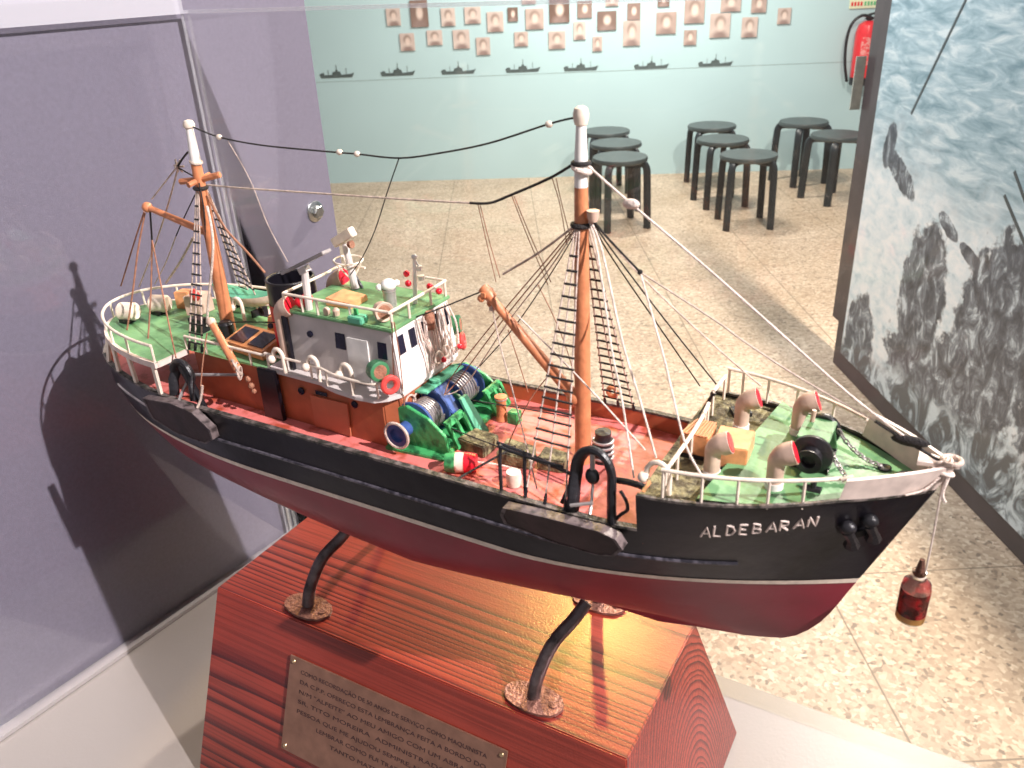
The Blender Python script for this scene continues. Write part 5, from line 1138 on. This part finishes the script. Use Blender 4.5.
# ---- forecastle gear
rn = [P(s, hb(s, 1.309)-.0012, 1.3085) for s in (.1990, .212, .226, .240, .254, .268, .279)]
rail('forecastle_rail', rn, .0158, .0012, 'cream', [P(s, hb(s, 1.309)-.0012, 1.3080) for s in (.2000, .2190, .2355, .2490, .2640)], .0010)
rn = [P(s, -hb(s, 1.309)+.0012, 1.3085) for s in (.1960, .212, .226, .240, .254, .268, .281)]
rail('forecastle_rail', rn, .0158, .0012, 'cream', [P(s, -hb(s, 1.309)+.0012, 1.3080) for s in (.1970, .2060, .2220, .2400, .2620)], .0010)
MB().tube(smoothpts(Ps([(.279, .0345, 1.3243), (.2815, .034, 1.3255), (.284, .0330, 1.3265)])), .0012, 8).build('rail_end', 'cream', sh)
br = Ps([(.1995, .0570, 1.3050), (.2000, .042, 1.3055), (.2000, .018, 1.3055), (.1990, -.004, 1.3055), (.1975, -.0190, 1.3055)])
rail('break_rail', br, .0160, .0013, 'cream', [br[0], br[2], br[4], P(.1998, .040, 1.3055), P(.1985, -.010, 1.3055)], .0011)
br = Ps([(.1955, -.0350, 1.3055), (.1958, -.0450, 1.3055), (.1960, -.0575, 1.3055)])
rail('break_rail', br, .0160, .0012, 'cream', [br[0], br[2]], .0011)
b = MB(); b.tube(Ps([(.1975, -.0200, 1.3205), (.1830, -.0210, 1.290), (.1800, -.0212, 1.275)]), .0012, 6); b.tube(Ps([(.1960, -.0350, 1.3205), (.1820, -.034, 1.290), (.1790, -.033, 1.275)]), .0012, 6)
for k in range(5): b.beam(P(.1810+.003*k, -.0212, 1.279+.0075*k), P(.1805+.003*k, -.0335, 1.279+.0075*k), .003, .001)
b.build('break_ladder', 'blackiron', sh)
for q, sl in (([(.1930, .0170), (.1965, -.0010), (.2080, -.0010), (.2085, .0165)], True), ([(.2125, .0230), (.2100, -.0005), (.2290, -.0020), (.2305, .0195)], False)):
    h0 = 1.305; o = MB().prism(Ps([(s, v, h0) for s, v in q]), (0, 0, .0150)).build('hatch_box', 'varnish', sh, smooth=0, bevel=.0006)
    p0, p1, p2, p3 = Ps([(s, v, h0+.0152) for s, v in q])
    if sl:
        b = MB()
        for k in range(8):
            t = (k+.5)/8; b.beam(p0.lerp(p3, t), p1.lerp(p2, t), .0009, .0010)
        b.build('slats', 'orange', o, smooth=0)
    MB().prism(Ps([(s, v, h0+.0001) for s, v in [(a*1.0+(.002 if i in (2, 3) else -.001), c+(.001 if i in (0, 3) else -.001)) for i, (a, c) in enumerate(q)]]), (0, 0, .003)).build('coaming', 'blackiron', o, smooth=0)
b = MB(); b.beam(P(.2060, -.040, 1.3070), P(.2150, -.046, 1.3070), .010, .003); b.build('dark_hatch', 'blackiron', sh, smooth=0)
# windlass
wl_ = MB().prism(Ps([(.2500, .0110, 1.3105), (.2700, .0110, 1.3105), (.2700, -.0160, 1.3105), (.2500, -.0160, 1.3105)]), (0, 0, .0022)).build('windlass', 'blackiron', sh, smooth=0, bevel=.0005)
b = MB()
for v in (.0080, -.0130): b.prism(Ps([(.2500, v, 1.3125), (.2700, v, 1.3125), (.2670, v, 1.3265), (.2530, v, 1.3265)]), (0, .0022, 0))
b.prism(Ps([(.2520, .0085, 1.3262), (.2680, .0085, 1.3262), (.2680, -.0155, 1.3262), (.2520, -.0155, 1.3262)]), (0, 0, .0020)); b.build('windlass_frame', 'green', wl_, smooth=0, bevel=.0004)
MB().lathe([(0, 0), (.0098, 0), (.0104, .001), (.0104, .0030), (.0094, .0036), (.0056, .0044), (.0052, .0090), (.0066, .0104), (.0066, .0114), (.0036, .0114), (.0034, .0080), (0, .0080)], P(.2610, .0088, 1.3210), (0, -1, 0), n=30, cap=False).build('warping_drum', 'blackiron', wl_)
MB().lathe([(0, 0), (.0088, 0), (.0094, .001), (.0094, .0030), (.0050, .0044), (.0050, .0080), (.0062, .0094), (0, .0100)], P(.2610, -.0145, 1.3210), (0, 1, 0), n=30, cap=False).build('warping_drum', 'blackiron', wl_)
MB().lathe([(.0060, 0), (.0060, .020), (0, .020)], P(.2610, .0075, 1.3210), (0, 1, 0), n=20, cap=True).build('chain_barrel', 'blackiron', wl_)
MB().tube(Ps([(.2560, -.010, 1.3280), (.2565, -.010, 1.3350)]), .0012, 8).build('brake_handle', 'pale', wl_)
def chain(a, c, sag=.0, n=9):
    A_ = P(*a); B_ = P(*c); ch_ = MB()
    for k in range(n):
        t0 = k/n; t1 = (k+1.25)/n
        p = A_.lerp(B_, t0)-Vector((0, 0, sag*4*t0*(1-t0))); q = A_.lerp(B_, min(1, t1))-Vector((0, 0, sag*4*t1*(1-min(1, t1))))
        m_ = (p+q)/2; d = (q-p); L_ = d.length/2; d.normalize(); sd = d.cross(Vector((0, 0, 1))) if k % 2 else Vector((0, 0, 1)); sd = (sd-d*sd.dot(d)).normalized()
        ch_.tube([m_+d*L_*math.cos(x)+sd*.0011*math.sin(x) for x in [2*PI*j/10 for j in range(10)]], .00055, 5, closed=True)
    ch_.build('anchor_chain', 'metal', sh)
chain((.2680, .0060, 1.3240), (.2870, .0200, 1.3120), .003, 12); chain((.2690, -.0110, 1.3260), (.2930, -.0060, 1.3130), .004, 12)
for s, v in ((.2880, .0210), (.2945, -.0065)): MB().lathe([(.0032, 0), (.0036, .001), (.0026, .0014), (0, .0006)], P(s, v, 1.3112), n=14, cap=False).build('deck_pipe', 'blackiron', sh)
b = MB(); b.tube(smoothpts(Ps([(.2990, .0090, 1.3130), (.3030, .0030, 1.3150), (.3070, -.0030, 1.3130)])), .0022, 8); b.tube(Ps([(.302, .007, 1.3120), (.306, .001, 1.3120)]), .0030, 8); b.build('mooring_cleat', 'blackiron', sh)
b = MB(); b.tube(Ps([(.262, .028, 1.3110), (.270, .0280, 1.3110)]), .0022, 8); b.lathe([(.0018, 0), (.0014, .006), (0, .006)], P(.266, .028, 1.311), n=8, cap=False); b.build('mooring_cleat', 'blackiron', sh)

# ------------------------------------------------------------------ corked bottle hung from the bow
BO = OS+U*.3205
bt = empty('hanging_bottle', (BO.x, BO.y, 1.2262)); tag(bt, 'tiny corked glass bottle of dark red filling hanging below the bow', 'bottle')
MB().lathe([(0, 0), (.0095, 0), (.0122, .0015), (.0126, .004), (.0126, .030), (.0115, .0345), (.0070, .0375), (.0050, .0395), (.0048, .0430), (.0060, .0436), (.0060, .0450), (.0035, .0450)], n=32, cap=False).build('glass_body', 'bottleglass', bt)
MB().lathe([(0, .0068), (.0112, .0068), (.0112, .0285), (0, .0295)], n=28, cap=False).build('red_filling', 'liquid', bt)
MB().lathe([(0, .0016), (.0108, .0016), (.0112, .0066), (0, .0066)], n=28, cap=False).build('amber_layer', 'sediment', bt)
MB().lathe([(.0034, .0400), (.0038, .0452), (.0032, .0500), (.0022, .0555), (0, .0558)], n=14, cap=False).build('cork', 'cork', bt)
hs_ = P(.3215, .0045, 1.3225); wp = (sh.location+Matrix.Rotation(-PSI, 3, 'Z')@hs_-bt.location); wp = Vector((wp.x/.60, wp.y/.60, wp.z/.72))
b = MB(); b.tube(smoothpts([Vector((.0045, -.001, .0405)), wp*.35+Vector((.004, 0, .026)), wp*.7+Vector((.002, 0, .010)), wp]), .0008, 6); b.torus(Vector((0, 0, .0412)), (0, 0, 1), .0053, .0007, 16, 6)
b.build('string', 'rope_white', bt)

bt.scale = (.60, .60, .72)
